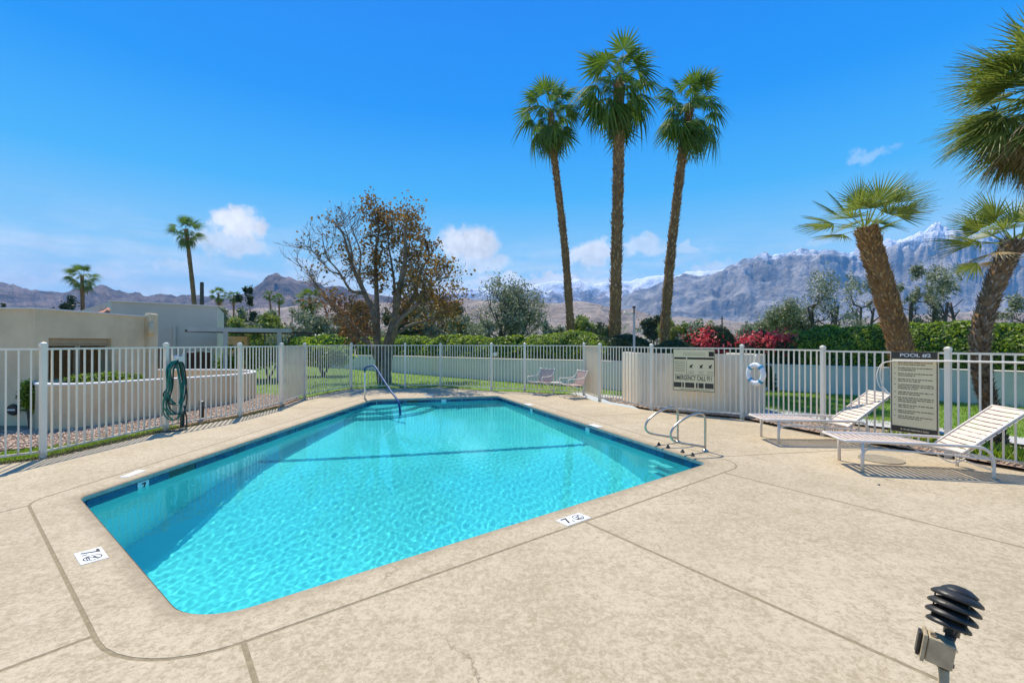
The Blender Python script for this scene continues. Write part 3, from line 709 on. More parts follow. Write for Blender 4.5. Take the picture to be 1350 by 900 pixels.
# ------------------------------------------------------------------ grab rails
def d_rail(base, label):
    r = empty('grab_rail', (*base, 0), label, 'handrail', 'stainless deck rails beside the pool ladder')
    u = Vector((-.931, -.365, 0))
    prof = [(0, 0), (0, .25), (0, .46), (.03, .535), (.10, .562), (.24, .55), (.42, .49), (.57, .40), (.63, .315), (.62, .235), (.54, .18), (.38, .14), (.18, .10), (.015, .065)]
    MB().tube(catmull([tuple(Vector((*base, 0))+u*a+Vector((0, 0, z))) for a, z in prof], 5), .0165, 10).build('tube', 'steel', r, smooth=True)
    MB().lathe([(.0, .0), (.05, 0), (.05, .01), (.026, .022), (.02, .03)], 16, (*base, 0)).build('base_flange', 'steel', r, smooth=True)
d_rail((2.68, 7.36), 'farther stainless loop rail standing by the pool corner')
d_rail((2.86, 6.74), 'nearer stainless loop rail standing by the pool corner')
for k, (px, py) in enumerate(((866, 586.5), (878, 590), (897, 596), (910, 600.5))):
    q = at(px, py); o = MB().lathe([(0, .0), (.03, 0), (.03, .014), (.014, .03), (.013, .045), (0, .048)], 12).build('anchor_plug', 'black'); o.location = (q.x+.03, q.y, 0)
    tag(o, ('small dark anchor plug on the coping, farthest left of four', 'small dark anchor plug on the coping, second from the left', 'small dark anchor plug on the coping, third from the left', 'small dark anchor plug on the coping, nearest the pool corner')[k], 'anchor', 'anchor plugs on the pool coping')
r = empty('pool_ladder', (2.2, 7.0, -.13), 'white ladder treads fixed to the pool wall under water', 'ladder')
dCD = (Vector(D_)-Vector(C_)).normalized(); nCD = Vector((-dCD.y, dCD.x)); base = Vector(C_)+dCD*.80
for k, z in enumerate((-.38, -.66, -.94)):
    c_ = base+nCD*.13; o = MB().box((c_.x, c_.y, z), (.44, .11, .03), math.atan2(dCD.y, dCD.x)).build('tread', 'tilewhite', r)
    o.cycles.is_caustics_receiver = True
# stair handrail into the pool
b0 = Vector(at(481, 526)); r = empty('stair_rail', (b0.x, b0.y, 0), 'pool stair handrail wrapped in blue sleeve running into the water', 'handrail')
zt_ = ZP(484, b0.y)
MB().tube([(b0.x, b0.y, 0), (b0.x, b0.y, zt_-.12)], .024, 10).build('post', 'white', r, smooth=True)
MB().lathe([(.024, 0), (.06, 0), (.06, .012), (.026, .02)], 14, (b0.x, b0.y, 0)).build('base_flange', 'steel', r)
P1 = Vector((XP(482, b0.y), b0.y, zt_)); P2 = Vector((XP(494, b0.y-.35), b0.y-.35, ZP(483, b0.y-.35))); P3 = Vector((XP(526, 11.4), 11.4, ZP(532, 11.4))); P4 = Vector((XP(528, 11.3), 11.3, -.5))
MB().tube(catmull([(b0.x, b0.y, zt_-.14), (b0.x, b0.y, zt_-.04), P1+Vector((.08, -.05, .02)), P2, P2.lerp(P3, .3), P2.lerp(P3, .65), P3, P4], 6), .028, 10).build('sleeve', 'blue', r, smooth=True)

# ------------------------------------------------------------------ loungers
def lounger(loc, ang, label):
    r = empty('sun_lounger', loc, label, 'sun lounger', 'strap lounge chairs by the right fence'); r.rotation_euler = (0, 0, ang)
    w_ = .58; zs = .375
    for y in (0, w_):
        MB().tube(catmull([(0, y, zs), (.3, y, zs+.002), (.9, y, zs), (1.30, y, zs-.005), (1.45, y, zs-.02), (1.53, y, zs-.08), (1.555, y, zs-.18), (1.56, y, .0)], 6), .019, 8).build('side_rail', 'lframe', r, smooth=True, local=True)
        MB().tube([(.20, y, zs-.01), (.20, y, .0)], .021, 8).build('leg', 'lframe', r, smooth=True, local=True)
        MB().tube(catmull([(.205, y, .17), (.22, y, .25), (.28, y, .285), (.5, y, .285), (1.0, y, .270), (1.4, y, .235), (1.55, y, .225)], 5), .013, 6).build('stretcher', 'lframe', r, smooth=True, local=True)
    for y in (.035, w_-.035):
        MB().tube(catmull([(0, y, zs), (.4, y, zs), (.8, y, zs-.015), (1.1, y, zs-.06), (1.29, y, .275)], 6), .011, 6).build('seat_tube', 'lframe', r, smooth=True, local=True)
        MB().tube(catmull([(1.26, y, .27), (1.6, y, .545), (1.92, y, .80)], 4), .0125, 6).build('back_tube', 'lframe', r, smooth=True, local=True)
        MB().tube(catmull([(1.36, y+.01, .35), (1.30, y+.01, .22), (1.18, y+.01, .16), (1.05, y+.01, .22), (1.0, y+.01, .28)], 5), .008, 6).build('back_support', 'lframe', r, smooth=True, local=True)
    for a_, z_, e_ in ((0, zs, 0), (1.92, .80, .035), (1.56, .10, 0), (.2, .33, 0)): MB().tube([(a_, e_, z_), (a_, w_-e_, z_)], .0135, 8).build('cross_bar', 'lframe', r, smooth=True, local=True)
    base = MB(); nn = 8
    for i in range(nn+1):
        y = .012+(w_-.024)*i/nn; e_ = abs(i-nn/2)/(nn/2); z = .012-.010*(1-e_**2)-(.028 if i in (0, nn) else 0)
        base.v += [(-.021, y, z), (.021, y, z), (.021, y, z-.004), (-.021, y, z-.004)]
    for i in range(nn):
        for k in range(4): base.f.append((i*4+k, i*4+(k+1) % 4, (i+1)*4+(k+1) % 4, (i+1)*4+k))
    base.f += [(0, 3, 2, 1), (nn*4, nn*4+1, nn*4+2, nn*4+3)]
    first = None
    def prof(x): 
        pts = [(0, zs), (.4, zs), (.8, zs-.015), (1.1, zs-.06), (1.29, .275)]
        for (x0, z0), (x1, z1) in zip(pts, pts[1:]):
            if x <= x1: return z0+(z1-z0)*(x-x0)/(x1-x0), math.atan2(z1-z0, x1-x0)
        return .275, 0
    for k in range(18):
        x = .035+k*.0695; z, a = prof(x)
        if first is None: first = base.build('strap', 'strap', r, local=True); first.location = (x, 0, z); first.rotation_euler = (0, -a, 0)
        else: inst(first, r, (x, 0, z), (0, -a, 0))
    th = math.atan2(.80-.275, 1.92-1.27)
    for k in range(12):
        s = .035+k*.0690; inst(first, r, (1.27+s*math.cos(th), 0, .275+s*math.sin(th)), (0, -th, 0), (1.32, 1, 1))
    return r
lounger((4.15, 5.69, 0), math.radians(-12), 'nearer strap lounge chair with raised back beside the round cover')
lounger((4.02, 7.22, 0), math.radians(-4), 'farther strap lounge chair with raised back under the rules board')
# local y axis points away from camera, so the near side is y = 0
# ------------------------------------------------------------------ patio chairs
def chair(loc, ang, label):
    r = empty('patio_chair', loc, label, 'chair', 'patio chairs by the far fence'); r.rotation_euler = (0, 0, ang)
    for y in (-.28, .28):
        MB().tube(catmull([(.30, y, .02), (-.25, y, .02), (-.28, y, .06), (-.10, y, .26), (.24, y, .40), (.30, y, .48), (.26, y, .56), (.0, y, .56), (-.22, y, .60), (-.34, y, .80)], 5), .014, 7).build('side_frame', 'white', r, smooth=True, local=True)
    for (x_, z_) in ((.27, .02), (-.33, .78), (.26, .40)): MB().tube([(x_, -.27, z_), (x_, .27, z_)], .012, 6).build('cross_bar', 'white', r, smooth=True, local=True)
    s = MB(); b = MB()
    for k in range(7): s.box((.23-k*.07, 0, .39-.006*k), (.058, .53, .006))
    for k in range(6): s.box((0.02, -.22+k*.088, .378), (.5, .05, .006))
    for k in range(6):
        t = k/5; b.box((-.22-.11*t, 0, .42+.33*t), (.006, .53, .056), 0)
    for k in range(6): b.box((-.27, -.22+k*.088, .59), (.006, .05, .40), 0, Matrix.Rotation(-.32, 3, 'Y'))
    s.build('seat', 'pinkstrap', r, local=True); b.build('backrest', 'pinkstrap', r, local=True)
p = at(713, 519.5); chair((p.x, p.y, 0), math.radians(-132), 'pinkish woven patio chair nearer the hedge end, left of the pair')
p = at(755, 524); chair((p.x, p.y, 0), math.radians(-158), 'pinkish woven patio chair by the screened fence panel, right of the pair')
p = at(734, 520); r = empty('side_table', (p.x, p.y+.35, 0), 'small low white table between the two patio chairs', 'table')
MB().lathe([(0, .33), (.2, .33), (.21, .342), (.2, .355), (0, .355)], 20, (p.x, p.y+.35, 0)).build('table_top', 'white', r)
for k in range(3):
    a = k*2.1; MB().tube([(p.x+.05*math.cos(a), p.y+.35+.05*math.sin(a), .33), (p.x+.17*math.cos(a), p.y+.35+.17*math.sin(a), 0)], .011, 6).build('leg', 'white', r)

# ------------------------------------------------------------------ deck markers, cover, small things
def marker(px, py, rz, w_, d_, label, full=True, content='7'):
    p = at(px, py); r = empty('depth_marker', (p.x, p.y, .0045), label, 'depth marker', 'depth markers set in the pool deck'); r.rotation_euler = (0, 0, rz)
    MB().box((0, 0, -.003), (w_, d_, .006)).build('tile', 'tilewhite', r, local=True, bevel=.002)
    if full:
        text(content, .15, (-w_*.27, 0, .0012), (0, 0, 0), 'ink', r, 'depth_number')
        g = MB(); R1 = .055; cx0 = w_*.2
        for k in range(28):
            a = 2*PI*k/28; g.v += [(cx0+R1*math.cos(a), R1*math.sin(a), .0012), (cx0+(R1-.008)*math.cos(a), (R1-.008)*math.sin(a), .0012)]
        g.f = [(2*k, 2*((k+1) % 28), 2*((k+1) % 28)+1, 2*k+1) for k in range(28)]
        g.box((cx0, 0, .001), (.11, .008, .001), .78); g.box((cx0-.005, .015, .001), (.045, .011, .001), .3); g.box((cx0-.005, -.02, .001), (.07, .006, .001)); g.box((cx0-.0, -.032, .001), (.06, .005, .001)); g.box((cx0-.095, -.03, .001), (.012, .03, .001))
        g.build('no_diving_symbol', 'ink', r, local=True)
    return r
dBC = math.atan2(C_[1]-B_[1], C_[0]-B_[0])
marker(756, 684, dBC+PI*0+.0, .30, .155, 'white depth tile marked 7 on the near right coping', content='7').rotation_euler = (0, 0, dBC)
dAB = math.atan2(B_[1]-A_[1], B_[0]-A_[0])
marker(121, 732, 0, .28, .155, 'white depth tile on the near left coping, beside the deep corner', content='7').rotation_euler = (0, 0, dAB)
marker(176, 624, math.radians(93), .30, .10, 'thin white depth tile on the left coping nearest the hose', False)
marker(785, 561, math.radians(112), .30, .15, 'white depth tile halfway along the far right coping', False)
marker(697, 533, math.radians(112), .30, .15, 'white depth tile on the right coping near the patio chairs', False)
marker(566, 520.5, math.radians(14), .30, .15, 'white depth tile on the far coping near the stair rail', False)
p = at(1161, 605.5); o = MB().lathe([(0, .0), (.25, 0), (.26, .004), (.255, .012), (.235, .013), (.23, .009), (0, .009)], 40).build('round_cover', 'iron', smooth=False); o.location = (p.x, p.y, 0)
tag(o, 'round tan access cover set in the deck under the nearer lounge chair', 'cover')
for px, py, lb in ((1158, 639, 'small dark pebble lying on the deck in front of the nearer lounge chair'),):
    p = at(px, py); o = MB().lathe([(0, 0), (.012, .001), (.016, .007), (.008, .013), (0, .014)], 8).build('pebble', 'black'); o.location = (p.x, p.y, 0); tag(o, lb, 'pebble')

# ------------------------------------------------------------------ louvred garden light in the foreground
Yl = 1.90; hx = XP(1258, Yl); hzz = ZP(803, Yl); bxp = XP(1243, Yl)
r = empty('path_light', (bxp, Yl, 0), 'black louvred garden light with tilted head and box on a stake', 'garden light')
tilt = Matrix.Rotation(math.radians(19), 3, 'Y') @ Matrix.Rotation(math.radians(-9), 3, 'X')
hc = Vector((hx, Yl, hzz))
for k, (dz, rr) in enumerate(((.056, .083), (.018, .085), (-.020, .083), (-.056, .072))):
    MB().lathe([(.028, .021), (.050, .018), (rr-.014, .006), (rr-.003, -.003), (rr, -.011), (rr-.003, -.016), (rr-.014, -.008), (.046, .006), (.028, .010)], 40, hc+tilt @ Vector((-.006*k, 0, dz)), tilt).build('louvre', 'black', r, smooth=True)
MB().lathe([(0, .026), (.015, .026), (.034, .021), (.055, .006), (.060, -.001), (.055, -.004), (0, -.004)], 36, hc+tilt @ Vector((.008, .0, .072)), tilt).build('cap', 'black', r, smooth=True)
MB().lathe([(0, -.10), (.026, -.10), (.030, .07), (0, .07)], 20, hc, tilt).build('lamp_tube', 'dark', r, smooth=True)
for a in (0.3, 2.4, 4.5): MB().tube([hc+tilt @ Vector((.066*math.cos(a), .066*math.sin(a), -.075)), hc+tilt @ Vector((.066*math.cos(a), .066*math.sin(a), .055))], .003, 5).build('rod', 'black', r)
MB().tube([hc+tilt @ Vector((.0, 0, -.10)), Vector((bxp+.012, Yl, hzz-.155)), Vector((bxp+.006, Yl, hzz-.22))], [.018, .016, .018], 12).build('neck', 'black', r, smooth=True)
rb = Matrix.Rotation(math.radians(-38), 3, 'Z') @ Matrix.Rotation(math.radians(8), 3, 'Y')
bc = Vector((XP(1236, Yl)-.006, Yl-.01, ZP(853, Yl)))
MB().box(bc, (.085, .075, .105), ax=rb).build('junction_box', 'ashbox', r, bevel=.006)
MB().box(bc+rb @ Vector((-.051, 0, 0)), (.014, .085, .115), ax=rb).build('box_lid', 'ashbox', r, bevel=.004)
MB().box(bc+rb @ Vector((-.066, -.002, .002)), (.012, .045, .098), ax=rb).build('switch_cover', 'black', r, bevel=.004)
MB().tube([bc+rb @ Vector((-.025, -.01, .055)), bc+rb @ Vector((-.025, -.01, .060))], .012, 10).tube([bc+rb @ Vector((.0415, -.035, .04)), bc+rb @ Vector((.0415, -.042, .04))], .005, 8).build('screw', 'steel', r)
MB().tube([(bxp, Yl, hzz-.19), (bxp, Yl, hzz-.235)], .027, 12).tube([(bxp, Yl, hzz-.215), (bxp, Yl, hzz-.222)], .033, 12).build('collar', 'black', r, smooth=False)
MB().tube([(bxp, Yl, hzz-.22), (bxp-.004, Yl, 0)], .018, 12).build('stake', 'ashbox', r, smooth=True)


# ------------------------------------------------------------------ buildings
def wallseg(a, b, z0, z1, th, name, m, parent, openings=()):
    """vertical wall from a to b (plan points), thickness th to the left of a->b; openings (s0, s1, z0, z1) along it"""
    a = Vector(a); b = Vector(b); d = (b-a); L = d.length; d.normalize(); n = Vector((-d.y, d.x))
    cuts = sorted({0.0, L, *[o[0] for o in openings], *[o[1] for o in openings]}); mb = MB(); ang = math.atan2(d.y, d.x)
    for s0, s1 in zip(cuts, cuts[1:]):
        op = [o for o in openings if o[0] <= s0+1e-6 and o[1] >= s1-1e-6]; c = a+d*((s0+s1)/2)+n*th/2
        if not op: mb.box((c.x, c.y, (z0+z1)/2), (s1-s0, th, z1-z0), ang)
        else:
            o = op[0]
            if o[2] > z0+.01: mb.box((c.x, c.y, (z0+o[2])/2), (s1-s0, th, o[2]-z0), ang)
            if o[3] < z1-.01: mb.box((c.x, c.y, (o[3]+z1)/2), (s1-s0, th, z1-o[3]), ang)
    return mb.build(name, m, parent)
K0 = Vector((-9.5, 9.06)); dR = Vector((-.038, 1)).normalized(); K1 = K0+dR*3.17; zT = 2.28
hs = empty('stucco_house', (K0.x, K0.y, 0), 'flat roofed tan stucco house with a slatted window behind the left fence', 'house')
wallseg((-16.5, 9.06), K0, -.05, zT, .25, 'wall', 'stucco', hs)
wallseg(K0+Vector((0, .25)), K1, -.05, zT, .25, 'wall', 'stucco', hs, [(.02, 1.56, .80, 1.70)])
wallseg(K1+Vector((-.25, 0)), K1+Vector((-7, 0)), -.05, zT-.002, .25, 'wall', 'stucco', hs)
MB().prism([(-16.4, 9.2), (K0.x-.2, 9.2), (K1.x-.2, K1.y-.3), (-16.4, K1.y-.3)], zT-.35, zT-.30).build('roof', 'cap', hs)
for a, b in (((-16.5, 9.16), (K0.x+.02, 9.16)), ((K0.x-.1, 9.3), (K1.x-.1, K1.y+.02))):
    a = Vector(a); b = Vector(b); c_ = (a+b)/2; d_ = b-a; MB().box((c_.x, c_.y, zT+.012), (d_.length, .27, .03), math.atan2(d_.y, d_.x)).build('parapet_cap', 'cap', hs)
c_ = K0+dR*(3.0); MB().box((c_.x+.06, c_.y, zT/2+.05), (.16, .30, zT+.10), 0).build('corner_pier', 'stucco', hs, bevel=.04)
MB().lathe([(.0, 0), (.07, 0), (.085, .1), (.06, .34), (0, .36)], 12, (c_.x+.12, c_.y-.1, 1.80)).build('scupper', 'stucco', hs, smooth=True)
w0 = K0+dR*(.25+.02); w1 = K0+dR*(.25+1.56); wd = (w1-w0).length; angw = math.atan2(dR.y, dR.x)
for i in range(2):
    c_ = w0.lerp(w1, .25+.5*i)+Vector((-.12, 0)); f = MB(); hw = wd/4
    for zz in (.82, 1.56): f.box((c_.x, c_.y, zz), (wd/2-.01, .05, .04), angw)
    for sg in (-1, 1): p = c_+dR*(hw-.03)*sg; f.box((p.x, p.y, 1.19), (.045, .05, .70), angw)
    wf = f.build('window', 'wframe', hs)
    MB().box((c_.x-.02, c_.y, 1.19), (wd/2-.08, .01, .70), angw).build('pane', 'dark', wf).parent = wf
    for k in range(13):
        MB().box((c_.x-.006+.02, c_.y, .86+k*.053), (wd/2-.10, .026, .010), angw).build('slat', 'louver', wf)
for o in [o for o in bpy.data.objects if o.parent and o.parent.name.startswith('window')]:
    pass
c_ = (w0+w1)/2+Vector((-.1, 0)); MB().box((c_.x, c_.y, 1.64), (wd, .06, .11), angw).build('window_header', 'wframe', hs)
p = Vector((XP(16, 9.0), 9.02)); o = MB().lathe([(0, -.02), (.10, -.02), (.115, 0), (.10, .03), (0, .035)], 24, rot=Matrix.Rotation(PI/2, 3, 'X')).build('wall_vent', 'black'); o.location = (p.x, p.y, ZP(540, 9.0)); tag(o, 'round black vent plate low on the tan house wall', 'vent')
q_ = MB().box((0, -.035, 0), (.15, .01, .035)).build('pale_bar', 'signwhite', o, local=True)

h2 = empty('pale_house', (-15.96, 18, 0), 'pale grey stucco house with a sloped tiled corner behind the tan house', 'house')
a = Vector((-15.96, 18.0)); b = Vector((-13.35, 20.6)); zA = 3.25
wallseg(a, b, -.05, zA, .25, 'wall', 'stucco2', h2, [(2.55, 3.62, -.05, 1.22)])
wallseg(b+Vector((0, 0)), b+Vector((-2.6, 4.6)), -.05, zA-.003, .2, 'wall', 'stucco2', h2)
wallseg(a+Vector((-5, 3.0)), a, -.05, zA-.6, .25, 'wall', 'stucco2', h2)
d_ = (b-a).normalized(); c_ = (a+b)/2; MB().box((c_.x-.03, c_.y+.1, zA+.02), (3.75, .30, .04), math.atan2(d_.y, d_.x)).build('parapet_cap', 'cap', h2)
MB().prism([(a.x-5, a.y+3.2), (a.x, a.y+.2), (b.x-.2, b.y+.2), (b.x-2.8, b.y+4.4)], zA-.8, zA-.72).build('roof', 'cap', h2)
nn_ = Vector((d_.y, -d_.x))
p = a+d_*3.08-nn_*.10; MB().box((p.x, p.y, .58), (1.04, .02, 1.2), math.atan2(d_.y, d_.x)).build('door', 'brownwood', h2)
for sg in (-.27, 0, .27): 
    p2 = p+d_*sg+nn_*.02; MB().box((p2.x, p2.y, .58), (.03, .02, 1.18), math.atan2(d_.y, d_.x)).build('door_stile', 'brownwood', h2)
p = a+d_*1.62+nn_*.02; MB().box((p.x, p.y, .75), (.50, .06, 1.35), math.atan2(d_.y, d_.x)).build('dark_door', 'dark', h2)
p = a+d_*2.1+nn_*.05; MB().box((p.x, p.y, 1.15), (.10, .12, 2.3), math.atan2(d_.y, d_.x)).build('pilaster', 'stucco2', h2)
# raked wall with clay tiles left of the parapet
P1_, P2_ = Vector((XP(96, 15.5), 15.5)), Vector((XP(143, 17.4), 17.4))
g = MB(); 
zl, zr = ZP(412, 15.5)+.1, ZP(397.5, 17.4)
for off_ in (0, .3): g.v += [(P1_.x-off_*.5, P1_.y+off_, 1.8), (P2_.x-off_*.5, P2_.y+off_, 1.8), (P2_.x-off_*.5, P2_.y+off_, zr), (P1_.x-off_*.5, P1_.y+off_, zl-.12)]
g.f = [(0, 1, 2, 3), (5, 4, 7, 6), (3, 2, 6, 7), (0, 3, 7, 4), (1, 5, 6, 2)]
g.build('raked_wall', 'enclosure', h2)
for k in range(9):
    t = (k+.5)/9; p = P1_.lerp(P2_, .55+.45*t); z = zl-.15+(zr-zl)*(.4+.55*t*t)
    MB().tube([(p.x+.06, p.y-.06, z-.10), (p.x+.30, p.y-.36, z-.26)], .07, 8).build('tile', 'clay', h2, smooth=True)
# patio cover beside the pale house
pc = empty('patio_cover', (-13.3, 19.0, 0), 'grey flat patio cover on square posts beside the pale house', 'pergola')
pa, pb = Vector((XP(247, 17.6), 17.6)), Vector((XP(384, 19.6), 19.6)); za = ZP(431, 17.6); zb = ZP(438.5, 19.6); zm = (za+zb)/2
d_ = pb-pa; MB().box(((pa.x+pb.x)/2, (pa.y+pb.y)/2, zm), (d_.length, .14, .17), math.atan2(d_.y, d_.x)).build('beam', 'greymetal', pc)
MB().prism([(pa.x, pa.y+.08), (pb.x-.1, pb.y+.08), (pb.x-1.8, pb.y+3.2), (pa.x-.2, pa.y+3.4)], zm+.0, zm+.06).build('cover_roof', 'greymetal', pc)
for px_ in (297, 368):
    r_ = (px_-CX)/F; t = (r_*pa.y-pa.x)/(d_.x-r_*d_.y); p = pa+d_*t; MB().box((p.x, p.y+.01, (zm-.085)/2), (.16, .12, zm-.085), math.atan2(d_.y, d_.x)).build('column', 'greymetal', pc)
for k in range(9):
    t = .06+k*.11; p = pa.lerp(pb, t); MB().box((p.x-.3, p.y+1.65, zm-.05), (.06, 3.0, .09), -.1).build('rafter', 'brownwood', pc)
o = wallseg((XP(300, 20.4), 20.4), (XP(326, 20.4), 20.4), 0, 1.9, .2, 'garden_wall', 'stucco', None); tag(o, 'short yellowish wall under the grey patio cover', 'wall')
# curved courtyard wall
def curvewall(name, pts, label, m, th=.14, cap=True, z0=-.05, cat='wall', capm='cap', k=7):
    """pts: (x, y, top); thickness to the left of the walking direction"""
    P = catmull(pts, k); mb = MB(); cp = MB(); n = len(P)
    for i, p in enumerate(P):
        d = (P[min(i+1, n-1)]-P[max(i-1, 0)]); d.z = 0; d.normalize(); nn = Vector((-d.y, d.x, 0))
        a, b = p, p+nn*th; mb.v += [(a.x, a.y, z0), (a.x, a.y, p.z), (b.x, b.y, p.z), (b.x, b.y, z0)]
        a, b = p-nn*.018, p+nn*(th+.018); cp.v += [(a.x, a.y, p.z+.002), (a.x, a.y, p.z+.03), (a.x+nn.x*.02, a.y+nn.y*.02, p.z+.042), (b.x-nn.x*.02, b.y-nn.y*.02, p.z+.042), (b.x, b.y, p.z+.03), (b.x, b.y, p.z+.002)]
    for i in range(n-1):
        mb.f += [(i*4+j, (i+1)*4+j, (i+1)*4+(j+1) % 4, i*4+(j+1) % 4) for j in range(3)]
        cp.f += [(i*6+j, (i+1)*6+j, (i+1)*6+(j+1) % 6, i*6+(j+1) % 6) for j in range(6)]
    mb.f += [(0, 1, 2, 3), ((n-1)*4+3, (n-1)*4+2, (n-1)*4+1, (n-1)*4)]; cp.f += [tuple(range(6)), tuple((n-1)*6+j for j in range(5, -1, -1))]
    r = empty(name, (pts[0][0], pts[0][1], 0), label, cat)
    mb.build('wall_body', m, r); cp.build('wall_cap', capm, r, smooth=False) if cap else None
    return r
curvewall('courtyard_wall', [(-9.45, 8.95, .80), (-8.75, 8.50, .80), (-8.25, 8.72, .79), (-8.05, 9.3, .78), (-7.92, 10.1, .76), (-7.78, 11.2, .73), (-7.58, 12.3, .71), (-7.62, 13.3, .70), (-8.0, 14.2, .70), (-8.9, 14.85, .70), (-10.2, 15.0, .70), (-12.0, 15.0, .70), (-14, 15.2, .7)], 'low curved tan courtyard wall with pale cap in front of the houses', 'stucco')
# low white garden wall beyond the lawn
wpts = [(-46, 64, .66), (-30, 49, .70), (-13.6, 32, .76), (-6.5, 25.2, .86), (-.16, 19.2, .90), (2.6, 16.9, .93), (4.1, 15.2, .95), (6.4, 15.6, .90), (8.8, 15.6, .84), (11.0, 13.6, .84), (12.5, 11.9, .85), (16, 7.5, .86), (20, 2.5, .86)]
curvewall('garden_wall', wpts, 'long low white garden wall in front of the hedges', 'wallwhite', capm='wallwhite', k=8)
curvewall('equipment_enclosure', [(3.25, 13.4, 1.34), (3.22, 12.1, 1.34), (3.42, 11.45, 1.34), (4.1, 10.75, 1.34), (4.95, 10.35, 1.34), (5.45, 10.22, 1.34), (5.76, 10.35, 1.34), (5.85, 10.8, 1.34), (5.9, 12.2, 1.34)], 'tall cream stucco enclosure wall with rounded corners behind the emergency board', 'enclosure', th=.16, cap=False)
# far pale roof and utility poles
wh = empty('white_house', (XP(427, 70), 70, 0), 'small distant white gabled house beyond the lawn', 'house')
x0 = XP(427, 70); MB().prism([(x0-2.2, 70), (x0+1.8, 70), (x0+1.8, 74), (x0-2.2, 74)], 0, ZP(442, 70)).build('wall', 'wallwhite', wh)
g = MB(); z_ = ZP(442, 70); g.add([(x0-2.5, 69.7, z_), (x0+2.1, 69.7, z_), (x0+2.1, 74.3, z_), (x0-2.5, 74.3, z_), (x0-1, 72, z_+.8), (x0+.6, 72, z_+.8)], [(0, 1, 5, 4), (1, 2, 5), (2, 3, 4, 5), (3, 0, 4)]); g.build('roof', 'signwhite', wh)
def pole(px, py, Y, r_, label, arms=True):
    x = XP(px, Y); z = ZP(py, Y); e_ = empty('utility_pole', (x, Y, 0), label, 'pole')
    MB().tube([(x, Y, -.05), (x, Y, z)], [r_, r_*.7], 8).build('shaft', 'oliveb', e_)
    if arms: MB().box((x, Y, z-.5), (1.4, .1, .1), .5).build('crossarm', 'oliveb', e_)
pole(266, 372, 50, .26, 'dark utility pole beside the tall slim palm behind the pale house', False)
pole(952, 417, 90, .18, 'thin distant utility pole above the red flowers')
lp = Vector((XP(836, 13.4), 13.4)); e_ = empty('lamp_post', (lp.x, lp.y, 0), 'slim white lamp post with a small floodlight behind the enclosure', 'lamp post')
zt2 = ZP(406, 13.4)
MB().tube([(lp.x, lp.y, 0), (lp.x, lp.y, zt2-.18)], .035, 8).build('shaft', 'greymetal', e_)
MB().tube([(lp.x, lp.y, zt2-.2), (lp.x, lp.y, zt2)], .02, 6).lathe([(0, 0), (.05, .0), (.05, .05), (0, .07)], 8, (lp.x, lp.y, zt2)).build('sensor', 'black', e_)
MB().tube([(lp.x, lp.y, zt2-.16), (lp.x-.14, lp.y-.02, zt2-.16)], .015, 6).build('arm', 'greymetal', e_)
MB().box((lp.x-.2, lp.y-.03, zt2-.15), (.20, .14, .05), 0, Matrix.Rotation(.35, 3, 'Y')).build('floodlight', 'wallwhite', e_)
def bollard(px, py, h_, label):
    p = at(px, py); e_ = empty('garden_bollard', (p.x, p.y, 0), label, 'garden light')
    MB().tube([(p.x, p.y, -.03), (p.x, p.y, h_*.72)], .045, 12).build('tube', 'black', e_)
    for k in range(3): MB().lathe([(0, 0), (.055, 0), (.06, .012), (.045, .02), (0, .02)], 12, (p.x, p.y, h_*(.76+.09*k))).build('louvre', 'black', e_)
bollard(266, 553, .40, 'dark louvred bollard light standing in the gravel by the curved wall')

